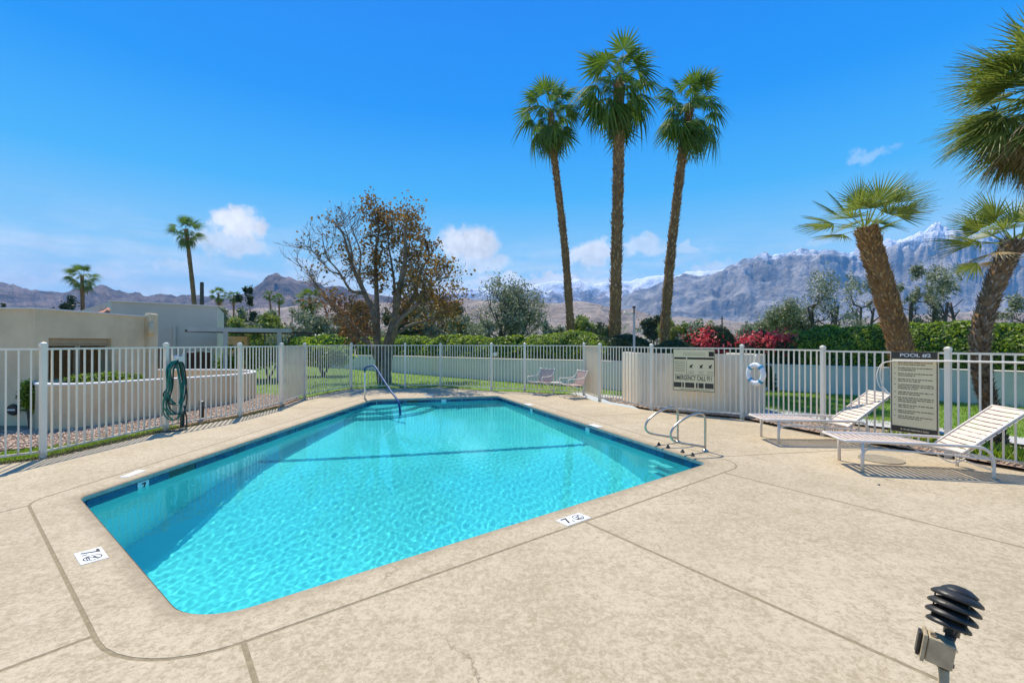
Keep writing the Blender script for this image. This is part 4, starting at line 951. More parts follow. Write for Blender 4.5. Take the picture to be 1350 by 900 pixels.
# ------------------------------------------------------------------ vegetation
def box_pts(n, c, d):
    return np.column_stack([RNG.uniform(c[i]-d[i]/2, c[i]+d[i]/2, n) for i in range(3)])
def hedge(name, pts, width, label, lm='hedge', dens_=900, size=.05, core=True, cat='hedge', lump=.12, z0=.0, extra=None, seed=0, sh=(0, 0)):
    """pts: (x, y, top height). a clipped hedge along a line, leaves over its top and sides"""
    pts = [(x+sh[0], y+sh[1], z) for x, y, z in pts]; P = catmull(pts, 6); r = empty(name, (pts[0][0], pts[0][1], 0), label, cat); LP = []; NR = []
    cm = MB(); n = len(P)
    prof = [(-.5, 0), (-.52, .35), (-.51, .62), (-.45, .80), (-.34, .92), (-.18, .995), (0, 1.02), (.2, .99), (.36, .92), (.47, .78), (.52, .35), (.5, 0)]
    for i, p in enumerate(P):
        d = (P[min(i+1, n-1)]-P[max(i-1, 0)]); d.z = 0; d.normalize(); nn = Vector((-d.y, d.x, 0))
        e_ = min(i, n-1-i)/3.0; e_ = min(1, .45+.55*e_)
        for (u, v) in prof:
            q = p+nn*u*width*e_*.93; hh = z0+(p.z-z0)*v*.965*(.9+.1*e_); lu = lump*MN.noise(Vector((q.x*1.1+seed, q.y*1.1, hh*1.4)))
            cm.v.append((q.x+lu*nn.x*u*2, q.y+lu*nn.y*u*2, max(z0, hh+lu*v)))
    m_ = len(prof)
    for i in range(n-1): cm.f += [(i*m_+j, i*m_+j+1, (i+1)*m_+j+1, (i+1)*m_+j) for j in range(m_-1)]
    cm.f += [tuple(range(m_))[::-1], tuple((n-1)*m_+j for j in range(m_))]
    cm.build('hedge_body', 'hedgecore', r, smooth=True)
    # leaves scattered over the body
    V = np.array(cm.v); T = []
    for f in cm.f: 
        for k in range(1, len(f)-1): T.append((f[0], f[k], f[k+1]))
    T = np.array(T); A = V[T[:, 0]]; B = V[T[:, 1]]; C = V[T[:, 2]]; N_ = np.cross(B-A, C-A); ar = np.linalg.norm(N_, axis=1)/2
    N_ /= (2*ar[:, None]+1e-9); cen = (A+B+C)/3; 
    up = cen[:, 2] > 0; flip = ((cen-V.mean(0))*N_)[:, :].sum(1) < 0
    tot_ = int(ar.sum()*dens_*1.7); size = size*.8; pick = RNG.choice(len(T), tot_, p=ar/ar.sum()); u = RNG.random((tot_, 1)); v = RNG.random((tot_, 1)); sw = (u+v) > 1; u = np.where(sw, 1-u, u); v = np.where(sw, 1-v, v)
    Q = A[pick]+(B-A)[pick]*u+(C-A)[pick]*v; nr = N_[pick]; sgn = np.where(nr[:, 2:3] < -.15, -1, 1); nr = nr*sgn
    ph = np.array([MN.noise(Vector((q[0]*2.3, q[1]*2.3, q[2]*2.3))) for q in Q[::1]]) if tot_ < 60000 else RNG.normal(size=tot_)*.3
    Q = Q + nr*(RNG.uniform(-.03, .05, (tot_, 1))+ph[:, None]*.07)
    leaves('foliage', Q, size, lm, r, nrm=nr*1.3)
    return r
hedge('hedge', [(-44, 64, 1.75), (-30, 50.5, 1.9), (-14.5, 33.6, 2.05), (-11, 30.2, 2.0)], 1.6, 'long clipped hedge beyond the lawn, left of the bare tree', dens_=160, size=.13, lump=.3)
hedge('hedge', [(-9.6, 29.2, 2.02), (-5.5, 25.6, 1.95), (-2.5, 22.8, 1.92), (0.4, 20.3, 1.92)], 1.5, 'clipped hedge behind the white wall, right of the bare tree', dens_=330, size=.085, lump=.22, seed=4)
hedge('hedge', [(.1, 18.75, 1.15), (.35, 18.9, 1.75), (1.1, 18.75, 1.99), (2.3, 18.0, 2.03), (3.3, 17.2, 1.93), (4.1, 16.6, 1.72)], 1.7, 'rounded bright green hedge behind the patio chairs', dens_=650, size=.06, lump=.16, seed=9, sh=(.3, .75))
hedge('hedge', [(3.4, 17.9, 1.75), (4.6, 16.8, 1.72), (5.9, 16.6, 1.65), (6.6, 16.9, 1.55)], 1.3, 'looser dark shrub hedge under the tall palms', dens_=600, size=.06, lump=.45, seed=19, lm='oliveg')
hb = hedge('bougainvillea', [(6.2, 16.9, 1.65), (7.0, 16.8, 1.92), (7.8, 16.8, 2.0), (8.7, 16.6, 1.85), (9.6, 16.3, 1.82), (10.4, 15.8, 1.65)], 1.5, 'red flowering bougainvillea between the hedges', dens_=520, size=.06, lump=.5, seed=29, cat='flowering shrub', lm='oliveg')
Q = []
for k in range(105):
    x = RNG.uniform(6.5, 9.7); z = RNG.uniform(1.25, 1.93)+.14*math.sin(x*2.1); y = 16.9-.25*(x-7.5)*(x > 7.5)-RNG.uniform(.2, .75); n_ = int(RNG.uniform(12, 60)); Q.append(RNG.normal(size=(n_, 3))*np.array([.17, .15, .10])+np.array([x, y, z]))
leaves('flowers', np.concatenate(Q), .055, 'boug', hb)
hedge('hedge', [(8.9, 15.9, 1.55), (9.5, 15.7, 1.85), (10.4, 15.0, 2.1), (11.3, 13.95, 2.22), (11.9, 13.35, 2.2)], 1.6, 'thick clipped hedge left of the nearer leaning palm', dens_=650, size=.06, lump=.16, seed=39, sh=(.35, .8))
hedge('hedge', [(11.5, 13.6, 2.2), (12.3, 13.2, 2.22), (13.3, 12.2, 2.12), (14.0, 11.4, 2.0)], 1.7, 'thick clipped hedge between the two leaning palms', dens_=650, size=.06, lump=.2, seed=49, sh=(.45, .6))
hedge('hedge', [(14.1, 12.0, 1.95), (15.2, 10.6, 2.05), (16.8, 8.4, 2.05), (19.5, 4.5, 2.0)], 1.7, 'thick clipped hedge at the right edge', dens_=420, size=.065, lump=.2, seed=59, sh=(.6, .4))
hedge('low_hedge', [(-9.05, 9.25, .94), (-8.95, 9.9, .94), (-8.9, 10.9, .92)], .35, 'low clipped box hedge under the slatted window', dens_=2200, size=.028, lump=.08, seed=69)
def bush(name, c, rad, label, lm, n, size, cat='shrub', core=True, group=None, sq=1.0):
    """a bushy crown of many leaf clumps round a few stems"""
    r = empty(name, (c[0], c[1], 0), label, cat, group); Q = []
    nc = max(8, int(n/60))
    for k in range(nc):
        v = RNG.normal(size=3); v /= np.linalg.norm(v); v *= RNG.uniform(.35, 1)**.5
        if v[2] < -.6: v[2] *= -.5
        cc = np.array([c[0]+v[0]*rad[0]*.8, c[1]+v[1]*rad[1]*.8, c[2]+v[2]*rad[2]*.85])
        Q.append(RNG.normal(size=(60, 3))*np.array([rad[0], rad[1], rad[2]*sq])*RNG.uniform(.10, .2)+cc)
    Q = np.concatenate(Q); Q = Q[Q[:, 2] > .02]
    leaves('foliage', Q, size, lm, r)
    if core:
        for k in range(3):
            a = k*2.1+.4; MB().tube(catmull([(c[0], c[1], -.03), (c[0]+.2*rad[0]*math.cos(a), c[1]+.2*rad[1]*math.sin(a), c[2]*.5), (c[0]+.5*rad[0]*math.cos(a), c[1]+.5*rad[1]*math.sin(a), c[2]+rad[2]*.4)], 3), [max(.02, rad[0]*.045)*(1-.08*i) for i in range(7)], 6).build('stem', 'oliveb', r, smooth=True)
    return r
bush('small_shrub', (-9.27, 8.75, .55), (.16, .16, .38), 'small dark shrub at the corner of the tan house', 'hedge', 2200, .03)
bush('corner_shrub', (-12.4, 20.6, .9), (1.0, .9, .7), 'dark rounded shrub under the patio cover', 'hedge', 2600, .08)
bush('corner_shrub', (-10.9, 20.4, .9), (1.15, .9, .62), 'second rounded shrub by the right end of the patio cover', 'hedge', 2600, .08)
bush('corner_shrub', (-9.3, 22.4, .95), (1.5, 1.0, .75), 'bright rounded shrub on the lawn right of the patio cover', 'hedge', 2800, .085)

# grass blades, weeds and stones
def blades(name, poly, n, hgt, m, label, kind_cat='grass', zb=-.03, fall=None):
    P = np.array([p[:2] for p in poly]); lo = P.min(0); hi = P.max(0); x = RNG.uniform(lo[0], hi[0], n*3); y = RNG.uniform(lo[1], hi[1], n*3)
    if fall: keep_ = RNG.random(n*3) < np.clip((fall/np.maximum(y, 1))**1.6, 0, 1); x, y = x[keep_], y[keep_]
    k = np_inside(x, y, [tuple(p) for p in P]); x, y = x[k][:n], y[k][:n]; n = len(x)
    a = RNG.uniform(0, 2*PI, n); h_ = hgt*RNG.uniform(.5, 1.2, n); wv = hgt*.16; lx = RNG.normal(size=n)*hgt*.35; ly = RNG.normal(size=n)*hgt*.35
    z = np.full(n, zb); co = np.stack([np.column_stack([x-wv*np.cos(a), y-wv*np.sin(a), z]), np.column_stack([x+wv*np.cos(a), y+wv*np.sin(a), z]), np.column_stack([x+lx, y+ly, z+h_])], 1).reshape(-1, 3)
    o = np_mesh(name, co, np.arange(3*n).reshape(-1, 3), m); tag(o, label, kind_cat, kind='stuff'); return o
blades('grass', lawn_poly, 90000, .075, 'blade', 'short green lawn grass between fence and white wall', fall=16)
blades('grass', lawnr, 26000, .06, 'blade', 'lawn grass beyond the right hand fence')
blades('grass', [(-10.5, 4.9), (-8.0, 6.05), (-6.95, 7.3), (-6.62, 8.8), (-6.42, 8.8), (-6.5, 8.42), (-6.68, 6.5), (-7.7, 5.4)], 14000, .05, 'blade', 'thin strip of grass outside the left fence', zb=-.015)
blades('weeds', [(-7.75, 5.3), (-6.75, 6.35), (-6.55, 8.4), (-6.1, 10.0), (-5.98, 11.6), (-5.72, 11.6), (-5.8, 10.0), (-6.22, 8.44), (-6.42, 6.3), (-7.6, 5.03)], 5200, .05, 'weed', 'weeds and dry grass along the foot of the left fence', 'weeds', zb=-.02)
blades('ground_cover', [(6.55, 6.4), (7.3, 4.9), (7.9, 3.8), (8.4, 4.2), (7.6, 6.2), (6.9, 7.6), (6.4, 7.9)], 6000, .14, 'hedge', 'leafy green ground cover outside the right fence', 'ground cover', zb=-.01)
def stones(name, poly, n, size, label, zb=-.02):
    P = np.array([p[:2] for p in poly]); lo = P.min(0); hi = P.max(0); x = RNG.uniform(lo[0], hi[0], n*4); y = RNG.uniform(lo[1], hi[1], n*4)
    k = np_inside(x, y, [tuple(p) for p in P]); x, y = x[k][:n], y[k][:n]; n = len(x)
    base = np.array([(1, 0, 0), (0, 1, 0), (-1, 0, 0), (0, -1, 0), (0, 0, .7), (0, 0, -.5)]); tri = np.array([(0, 1, 4), (1, 2, 4), (2, 3, 4), (3, 0, 4), (1, 0, 5), (2, 1, 5), (3, 2, 5), (0, 3, 5)])
    s = size*RNG.uniform(.5, 1.5, (n, 1, 1)); J_ = RNG.uniform(.6, 1.3, (n, 6, 1)); a = RNG.uniform(0, 2*PI, n); ca, sa = np.cos(a)[:, None], np.sin(a)[:, None]
    v = base[None]*J_*s; vx = v[:, :, 0]*ca-v[:, :, 1]*sa; vy = v[:, :, 0]*sa+v[:, :, 1]*ca
    co = np.stack([vx+x[:, None], vy+y[:, None], v[:, :, 2]+zb+s[:, :, 0]*.3], 2).reshape(-1, 3)
    q = (tri[None]+6*np.arange(n)[:, None, None]).reshape(-1, 3); o = np_mesh(name, co, q, 'stone'); tag(o, label, 'gravel', kind='stuff'); return o
M['stone'] = leafmat('gravel_stone', [(.26, .17, .11), (.50, .34, .23), (.64, .49, .36), (.40, .29, .20)], .0, .6, .03)
stones('gravel_stones', gravel_poly, 9000, .022, 'pinkish gravel stones beside the curved wall')
stones('gravel_stones', gravr, 3500, .022, 'gravel stones along the foot of the right fence', -.01)

# ---- fan palms
def fan(name, petl, R1, nseg, droop, span=125, stiff=.5, mat_='frond', seed=0, sag=.12):
    """fan leaf: petiole along +x, blade of pleated segments split at the tips"""
    rr = random.Random(seed); v = []; f = []
    def z_of(r): return -droop*(r/R1)**2*R1
    px_ = petl; zp = -sag*petl*.5
    n = 4
    for i in range(n+1):
        t = i/n; wd_ = .022*(1-.5*t); z = -sag*petl*.5*t*t; v += [(petl*t, -wd_, z), (petl*t, 0, z-.012), (petl*t, wd_, z)]
    for i in range(n):
        for k in range(2): a = i*3+k; f.append((a, a+1, a+4, a+3))
    da = math.radians(2*span/nseg)
    for s in range(nseg):
        a = math.radians(-span)+da*(s+.5); Rr = R1*(.70+.30*math.cos(a*.62))*rr.uniform(.88, 1.08); split = stiff
        tw = rr.uniform(-.04, .04); o = len(v); dr = rr.uniform(.8, 1.35)
        for (t, wk) in ((.03, 1), (split, 1), (split+(1-split)*.45, .62), (1.0, .04)):
            r_ = Rr*t; w_ = math.tan(da/2)*r_*wk if t <= split else math.tan(da/2)*Rr*split*wk
            aa = a+tw*t; cx_, cy_ = math.cos(aa), math.sin(aa); z = zp+z_of(r_)*dr-(abs(math.sin(a))*.10*r_)
            v += [(px_+cx_*r_+cy_*w_, cy_*r_-cx_*w_, z), (px_+cx_*r_, cy_*r_, z+.25*w_+.004), (px_+cx_*r_-cy_*w_, cy_*r_+cx_*w_, z)]
        for i in range(3):
            for k in range(2): q = o+i*3+k; f.append((q, q+1, q+4, q+3))
    me = bpy.data.meshes.new(name); me.from_pydata(v, [], f); me.materials.append(M[mat_]); me.update(); return me
def trunk_mesh(path, r0, r1, root, m='palmtrunk', boots='palmboot', nb=500, bsz=.09, flare=1.0, out=.5, top_fiber=False):
    P = catmull(path, 8); n = len(P); rs = [(r0+(r1-r0)*i/(n-1))*(1+.35*flare*math.exp(-i/2.2))*(1+.06*math.sin(i*1.7)) for i in range(n)]
    MB().tube(P, rs, 14, jit=.10).build('trunk', m, root, smooth=False)
    co = []; cum = 0; fs = []
    for k in range(nb):
        t = (k+.5)/nb*(n-1); i = int(t); fr = t-i; p = P[i].lerp(P[min(i+1, n-1)], fr); rad = rs[i]+(rs[min(i+1, n-1)]-rs[i])*fr
        d = (P[min(i+1, n-1)]-P[i]).normalized(); a = d.cross(Vector((0, 1, 0))).normalized(); b = d.cross(a)
        an = k*2.399963+random.uniform(-.3, .3); o = a*math.cos(an)+b*math.sin(an); tn = d.cross(o)
        L = bsz*random.uniform(.6, 1.4); wd_ = bsz*random.uniform(.3, .5); c = p+o*rad*.93; tip = c+d*L+o*L*out*random.uniform(.6, 1.3)
        j = len(co); co += [c-tn*wd_, c+tn*wd_, tip+tn*wd_*.35, tip-tn*wd_*.35, c+o*wd_*.7-d*L*.1]; fs += [(j, j+1, j+2, j+3), (j, j+3, j+4, j+4), (j+1, j+4, j+2, j+2), (j+3, j+2, j+4, j+4), (j, j+4, j+1, j+1)]
    fs = [tuple(dict.fromkeys(q)) for q in fs]
    mb = MB(); mb.v = [tuple(c) for c in co]; mb.f = fs; o = mb.build('leaf_bases', boots, root); o['kind'] = 'stuff'
    return P[-1], (P[-1]-P[-2]).normalized()
def crown(root, top, spec, meshes, seed, shaft=.6, tiltdir=None):
    """spec: list of (count, elevation lo, hi, drop below the top, size lo, hi, mesh indices)"""
    rr = random.Random(seed); O = root.location; gold = 0
    for (cnt_, e0, e1, drop, s0, s1, mi) in spec:
        for k in range(cnt_):
            az = gold*2.399963+rr.uniform(-.25, .25); gold += 1; el = math.radians(rr.uniform(e0, e1)); me = meshes[rr.choice(mi)]
            o = bpy.data.objects.new('dead_frond' if 'dead' in me.name else 'frond', me); COL.objects.link(o); o.parent = root
            p = Vector(top)-Vector((0, 0, drop*rr.uniform(.3, 1)))-O; o.location = p+Vector((math.cos(az), math.sin(az), 0))*.08
            R_m = Matrix.Rotation(az, 3, 'Z') @ Matrix.Rotation(-el, 3, 'Y') @ Matrix.Rotation(rr.uniform(-.5, .5), 3, 'X')
            o.rotation_euler = R_m.to_euler(); s = rr.uniform(s0, s1); o.scale = (s, s, s)
wash = [fan('frond', .95, .98, 20, .40, 125, .48, 'frond', 1, .25), fan('frond', 1.05, .95, 20, .75, 125, .46, 'frond', 2, .5), fan('frond', .9, 1.05, 20, 1.0, 115, .44, 'frond', 3, .7), fan('dead_frond', .8, .9, 16, .9, 80, .4, 'deadfrond', 4, .8)]
def washingtonia(base_px, Y, path_px, r0, r1, top_drop, label, seed, scale=1.0, nb=520, group='tall fan palms beyond the hedge', lo=(7, -80, -55), spec=None):
    x, y = XP(base_px, Y), Y; root = empty('fan_palm', (x, y, 0), label, 'palm tree', group)
    path = [(x, y, -.05)]+[(XP(px, Y), Y, ZP(py, Y)) for px, py in path_px]
    top, d = trunk_mesh(path, r0, r1, root, nb=nb, bsz=.13*scale, out=.55)
    s = scale
    crown(root, top+d*.25*s, spec or [(4, 55, 85, -.1*s, .75*s, .95*s, (0,)), (7, 22, 55, .1*s, .8*s, 1.12*s, (0, 1)), (8, -12, 22, .5*s, .9*s, 1.2*s, (1, 2)), (8, -40, -12, .85*s, .9*s, 1.2*s, (1, 2)), (7, -66, -40, 1.2*s, .8*s, 1.0*s, (1, 2, 2)), (3, -75, -55, 1.3*s, .7*s, .9*s, (3,)), (16, -35, 80, .9*s, .38*s, .62*s, (0, 1))], wash, seed)
    return root
washingtonia(754, 21, [(752, 430), (745, 330), (736, 250), (729, 190), (726, 147)], .19, .125, 0, 'leftmost and thinnest of the three tall palms', 3, .82)
washingtonia(811, 19, [(811, 430), (813, 330), (815, 240), (816, 170), (816, 107)], .235, .20, 0, 'tallest palm in the middle of the three behind the hedge', 5, .96, nb=800)
washingtonia(875, 20, [(877, 430), (884, 340), (893, 260), (902, 190), (910, 138)], .215, .155, 0, 'rightmost of the three tall palms, leaning to the right', 8, .90, nb=700)
# squat palms by the right fence
medi = [fan('frond', .60, .78, 20, .06, 72, .40, 'frond2', 11, .06), fan('frond', .70, .74, 20, .15, 64, .42, 'frond2', 12, .2), fan('frond', .52, .80, 22, .02, 80, .38, 'frond2', 13, .0), fan('dead_frond', .6, .6, 20, .25, 100, .3, 'deadfrond', 14, .4)]
Ya = 8.6; xa = XP(1204, Ya)
root = empty('leaning_palm', (xa, Ya, 0), 'short thick trunked fan palm leaning left behind the rules board', 'palm tree', 'squat leaning fan palms')
top, d = trunk_mesh([(xa, Ya, -.05), (XP(1196, Ya), Ya, ZP(510, Ya)), (XP(1186, Ya), Ya, ZP(455, Ya)), (XP(1168, Ya), Ya, ZP(390, Ya)), (XP(1150, Ya), Ya, ZP(330, Ya)), (XP(1142, Ya), Ya, ZP(300, Ya))], .20, .17, root, nb=1500, bsz=.055, out=.8, flare=.2)
crown(root, top+d*.03, [(6, 50, 80, -.02, .62, .80, (0, 2)), (9, 18, 50, .03, .64, .84, (0, 1)), (6, 0, 18, .06, .64, .82, (0, 1))], medi, 4)
Yb = 7.3; xb = XP(1317, Yb)
root = empty('leaning_palm', (xb, Yb, 0), 'short fan palm with grey studded trunk leaning right at the right edge', 'palm tree', 'squat leaning fan palms')
top, d = trunk_mesh([(xb, Yb, -.05), (XP(1306, Yb), Yb, ZP(540, Yb)), (XP(1294, Yb), Yb, ZP(490, Yb)), (XP(1293, Yb), Yb, ZP(440, Yb)), (XP(1308, Yb), Yb, ZP(385, Yb)), (XP(1330, Yb), Yb, ZP(335, Yb)), (XP(1337, Yb), Yb, ZP(320, Yb))], .10, .135, root, boots='palmboot2', nb=1500, bsz=.045, out=.9, flare=.2)
crown(root, top+d*.03, [(7, 50, 85, -.02, .6, .8, (0, 2)), (9, 22, 52, .03, .62, .82, (0, 1)), (8, 0, 24, .06, .65, .85, (0, 1)), (4, -25, 0, .08, .6, .8, (1, 3))], medi, 14)
Yc = 9.4; xc = XP(1398, Yc); root = empty('large_palm', (xc, Yc, 0), 'big overhanging fan palm with a skirt of dry fronds at the top right', 'palm tree')
big_ = [fan('frond', .9, 1.15, 24, .08, 80, .38, 'frond2', 21, .1), fan('frond', 1.0, 1.1, 24, .22, 80, .38, 'frond2', 22, .3), fan('dead_frond', 1.0, 1.0, 28, .3, 100, .35, 'deadfrond', 23, .4)]
top, d = trunk_mesh([(xc+.1, Yc, -.05), (xc+.15, Yc, 2), (xc, Yc, 4), (xc-.05, Yc, ZP(126, Yc))], .30, .26, root, nb=700, bsz=.12, flare=.3)
crown(root, top+d*.2, [(8, 50, 85, -.05, .8, .95, (0,)), (26, 20, 50, .1, .82, 1.0, (0, 1)), (38, -12, 20, .25, .82, 1.0, (0, 1)), (44, -45, -12, .45, .82, 1.0, (1, 2)), (50, -72, -40, .6, .7, .88, (2, 2, 2, 1))], big_, 24)

# ---- branching trees
def grow(p, d, L, r, lvl, out, tips, rr, wig=.35, kids=(2, 3), upb=.15, shrink=.68):
    n = 4; pts = [p]; q = p.copy(); dd = d.normalized()
    for i in range(n):
        dd = (dd+Vector((rr.gauss(0, wig), rr.gauss(0, wig), rr.gauss(0, wig)+upb))*.35).normalized(); q = q+dd*L/n; pts.append(q.copy())
    out.append((pts, r, r*.5)); 
    if lvl <= 0: tips.append((q, dd)); tips.append((pts[2], dd)); return
    for k in range(rr.randint(*kids)):
        i = rr.choice((2, 3, 4, 4)); s = pts[i]; ax = Vector((rr.gauss(0, 1), rr.gauss(0, 1), rr.gauss(0, .6))).normalized()
        grow(s, (dd+ax*.75).normalized(), L*shrink*rr.uniform(.75, 1.2), r*.55, lvl-1, out, tips, rr, wig, kids, upb, shrink)
def branches(root, out, name, m, minr=.004, stuff=True):
    mb = MB()
    for pts, r0, r1 in out: mb.tube(pts, [max(minr, r0+(r1-r0)*i/(len(pts)-1)) for i in range(len(pts))], 5 if r0 > .02 else 3, caps=False)
    o = mb.build(name, m, root, smooth=True)
    if stuff: o['kind'] = 'stuff'
    return o
# the big half-bare tree behind the far fence
Yt = 18.6; bt = empty('bare_tree', (XP(505, Yt), Yt, 0), 'large half bare tree with rusty brown leaves behind the far fence', 'tree')
rr = random.Random(12)
def z7(x, y, dy=0): return Vector((XP(492+(360+x/4.285-492)*.89, Yt+dy), Yt+dy, ZP(250+max(y, 100+y*.5)/4.285+6, Yt+dy)))
limbs = [
 ([(650, 1090, 0), (640, 960, 0), (650, 860, 0), (700, 700, -.2), (735, 520, -.4), (770, 360, -.6), (765, 230, -.7), (770, 170, -.7)], .27, .03, 1.0),
 ([(655, 1000, .1), (690, 800, .3), (740, 690, .6), (830, 560, 1.0), (870, 430, 1.3), (920, 350, 1.5), (900, 260, 1.6)], .17, .02, 1.0),
 ([(620, 1080, .1), (598, 900, .1), (590, 700, .2), (585, 500, .3), (580, 330, .3), (600, 200, .3), (560, 80, .3)], .20, .015, 1.0),
 ([(600, 930, -.1), (570, 700, -.3), (500, 540, -.5), (440, 420, -.8), (405, 320, -.9), (375, 230, -1.0), (330, 150, -1.0)], .15, .02, .0),
 ([(585, 640, .2), (520, 560, .8), (480, 460, 1.2), (485, 330, 1.4), (440, 220, 1.5), (425, 160, 1.5)], .085, .012, .15),
 ([(610, 950, .2), (560, 860, .5), (440, 740, .9), (330, 640, 1.3), (265, 600, 1.5), (190, 500, 1.7)], .13, .014, .5),
 ([(500, 560, -.5), (420, 540, -1.0), (350, 440, -1.3), (270, 350, -1.5), (240, 230, -1.6)], .075, .01, .2),
 ([(680, 850, -.2), (730, 720, -.8), (850, 620, -1.2), (950, 500, -1.6), (1030, 470, -1.8)], .12, .012, .7),
 ([(690, 800, .3), (800, 740, .9), (920, 710, 1.5), (1010, 670, 1.8), (1100, 610, 2.0)], .10, .01, .7),
 ([(600, 960, -.3), (540, 850, -.9), (450, 800, -1.4), (370, 700, -1.8), (310, 640, -2.0)], .10, .012, .9),
 ([(700, 690, -.2), (700, 520, .2), (680, 380, .4), (660, 260, .5), (690, 150, .5)], .085, .012, 1.0),
 ([(430, 420, -.7), (430, 330, -.8), (400, 230, -.9), (370, 140, -1.0)], .05, .01, 0.0),
 ([(350, 450, -1.2), (290, 430, -1.6), (190, 330, -2.0), (150, 290, -2.1)], .04, .006, .25),
 ([(330, 640, 1.3), (250, 560, 1.0), (170, 470, .7), (80, 380, .5)], .05, .006, .25)]
tips_l = []; small = []
for pts, r0, r1, leafy in limbs:
    P = catmull([z7(*p) for p in pts], 5); n = len(P)
    MB().tube(P, [r0+(r1-r0)*(i/(n-1))**.75 for i in range(n)], 8, jit=.06).build('limb', 'bark', bt, smooth=True)
    for k in range(26 if r0 > .09 else 15):
        i = rr.randint(int(n*.30), n-1); d = (P[i]-P[max(0, i-1)]).normalized(); ax = Vector((rr.gauss(0, 1), rr.gauss(0, 1), rr.gauss(.25, .6))).normalized()
        tp = []; grow(P[i], (d*.5+ax).normalized(), rr.uniform(.34, .72)*(1 if leafy < .3 else .9), .018, 2, small, tp, rr, .3, (2, 3), .18); tips_l += [(t, leafy) for t, _ in tp]
branches(bt, small, 'twigs', 'bark', .0055)
Q = []; Qr = []
for t, lf in tips_l:
    right = t.x > XP(468, Yt); low = t.z < 3.3 and t.x < XP(520, Yt)
    pr = .80*lf if right else .04+.08*lf
    if low and lf > .4: Qr.append(RNG.normal(size=(int(3), 3))*.18+np.array(t)); continue
    if rr.random() < pr: Q.append(RNG.normal(size=(int(rr.uniform(4, 11)), 3))*.15+np.array(t))
leaves('dry_leaves', np.concatenate(Q), .060, 'dry', bt, aspect=.7); leaves('rusty_leaves', np.concatenate(Qr), .055, 'rust', bt, aspect=.7)
def tree(px, pyt, wpx, Y, label, lm='olive', dn=1.0, seed=0, size=None, cat='tree', trunks=3, group=None, name='olive_tree', lean=0.0, bare=.25):
    """multi-stemmed round tree whose top is seen at row pyt and whose crown is wpx wide"""
    rr = random.Random(seed+int(px)); x = XP(px, Y); top = ZP(pyt, Y); R1 = wpx/F*Y/2; root = empty(name, (x, Y, 0), label, cat, group)
    out = []; tips = []; hb_ = top*.26; size = size or max(.045, .0024*Y)
    for k in range(trunks):
        a = 2*PI*k/trunks+rr.uniform(-.5, .5); e_ = Vector((x+R1*.50*math.cos(a)+lean*R1, Y+R1*.5*math.sin(a), top*.66)); b_ = Vector((x+.12*R1*math.cos(a), Y+.12*R1*math.sin(a), -.05))
        m1 = b_.lerp(e_, .45)+Vector((rr.gauss(0, .12), rr.gauss(0, .12), .05))*R1; P = catmull([b_, m1, e_], 5); rb_ = .022*top+.015
        MB().tube(P, [rb_*(1-.6*i/(len(P)-1)) for i in range(len(P))], 7, jit=.1).build('trunk', 'oliveb', root, smooth=True)
        for j in range(4):
            i = rr.randint(4, len(P)-1); ax = Vector((rr.gauss(0, 1), rr.gauss(0, 1), abs(rr.gauss(.5, .5)))).normalized()
            grow(P[i], ax, R1*.55, rb_*.35, 2, out, tips, rr, .3, (2, 3), .25, .7)
    branches(root, out, 'branches', 'oliveb', .0007*Y*.4)
    Q = []
    for t, d in tips:
        if rr.random() < bare*.5: continue
        n_ = int(34*dn*rr.uniform(.5, 1.4)); Q.append(RNG.normal(size=(n_, 3))*np.array([.13, .13, .12])*R1*rr.uniform(.7, 1.2)+np.array(t)+np.array([0, 0, -.04*R1]))
    Q = np.concatenate(Q); Q = Q[(Q[:, 2] > .1)]
    zmax = np.quantile(Q[:, 2], .985); Q[:, 2] = np.where(Q[:, 2] > hb_, hb_+(Q[:, 2]-hb_)*(top-hb_)/(zmax-hb_), Q[:, 2]); 
    xr = np.quantile(np.abs(Q[:, 0]-x-lean*R1*.5), .97); Q[:, 0] = x+lean*R1*.5+(Q[:, 0]-x-lean*R1*.5)*min(1.35, R1/xr)
    leaves('foliage', Q, size, lm, root)
    return root
tree(676, 372, 98, 24.5, 'broad grey green olive tree behind the hedge, right of the bare tree', dn=1.5, seed=5, trunks=7, bare=.5)
tree(1040, 402, 66, 24, 'dense dark olive tree at the left of the row behind the right hedge', 'olive', 1.5, 2, trunks=4)
tree(1093, 358, 70, 23, 'olive tree with leaning bare stems behind the right hedge', 'olive', .8, 3, trunks=4, lean=-.2, bare=.8)
tree(1138, 362, 46, 24, 'thin sparse olive tree left of the leaning palm trunk', 'olive', .6, 4, trunks=3, bare=.8)
tree(1193, 352, 36, 24, 'slim olive tree just right of the nearer leaning palm', 'olive', .7, 5, trunks=3, bare=.5)
tree(1242, 350, 48, 23, 'upright olive tree between the two leaning palms', 'olive', .9, 6, trunks=4, bare=.4)
tree(1346, 392, 44, 22, 'olive tree at the right edge behind the studded palm', 'olive', 1.0, 7)
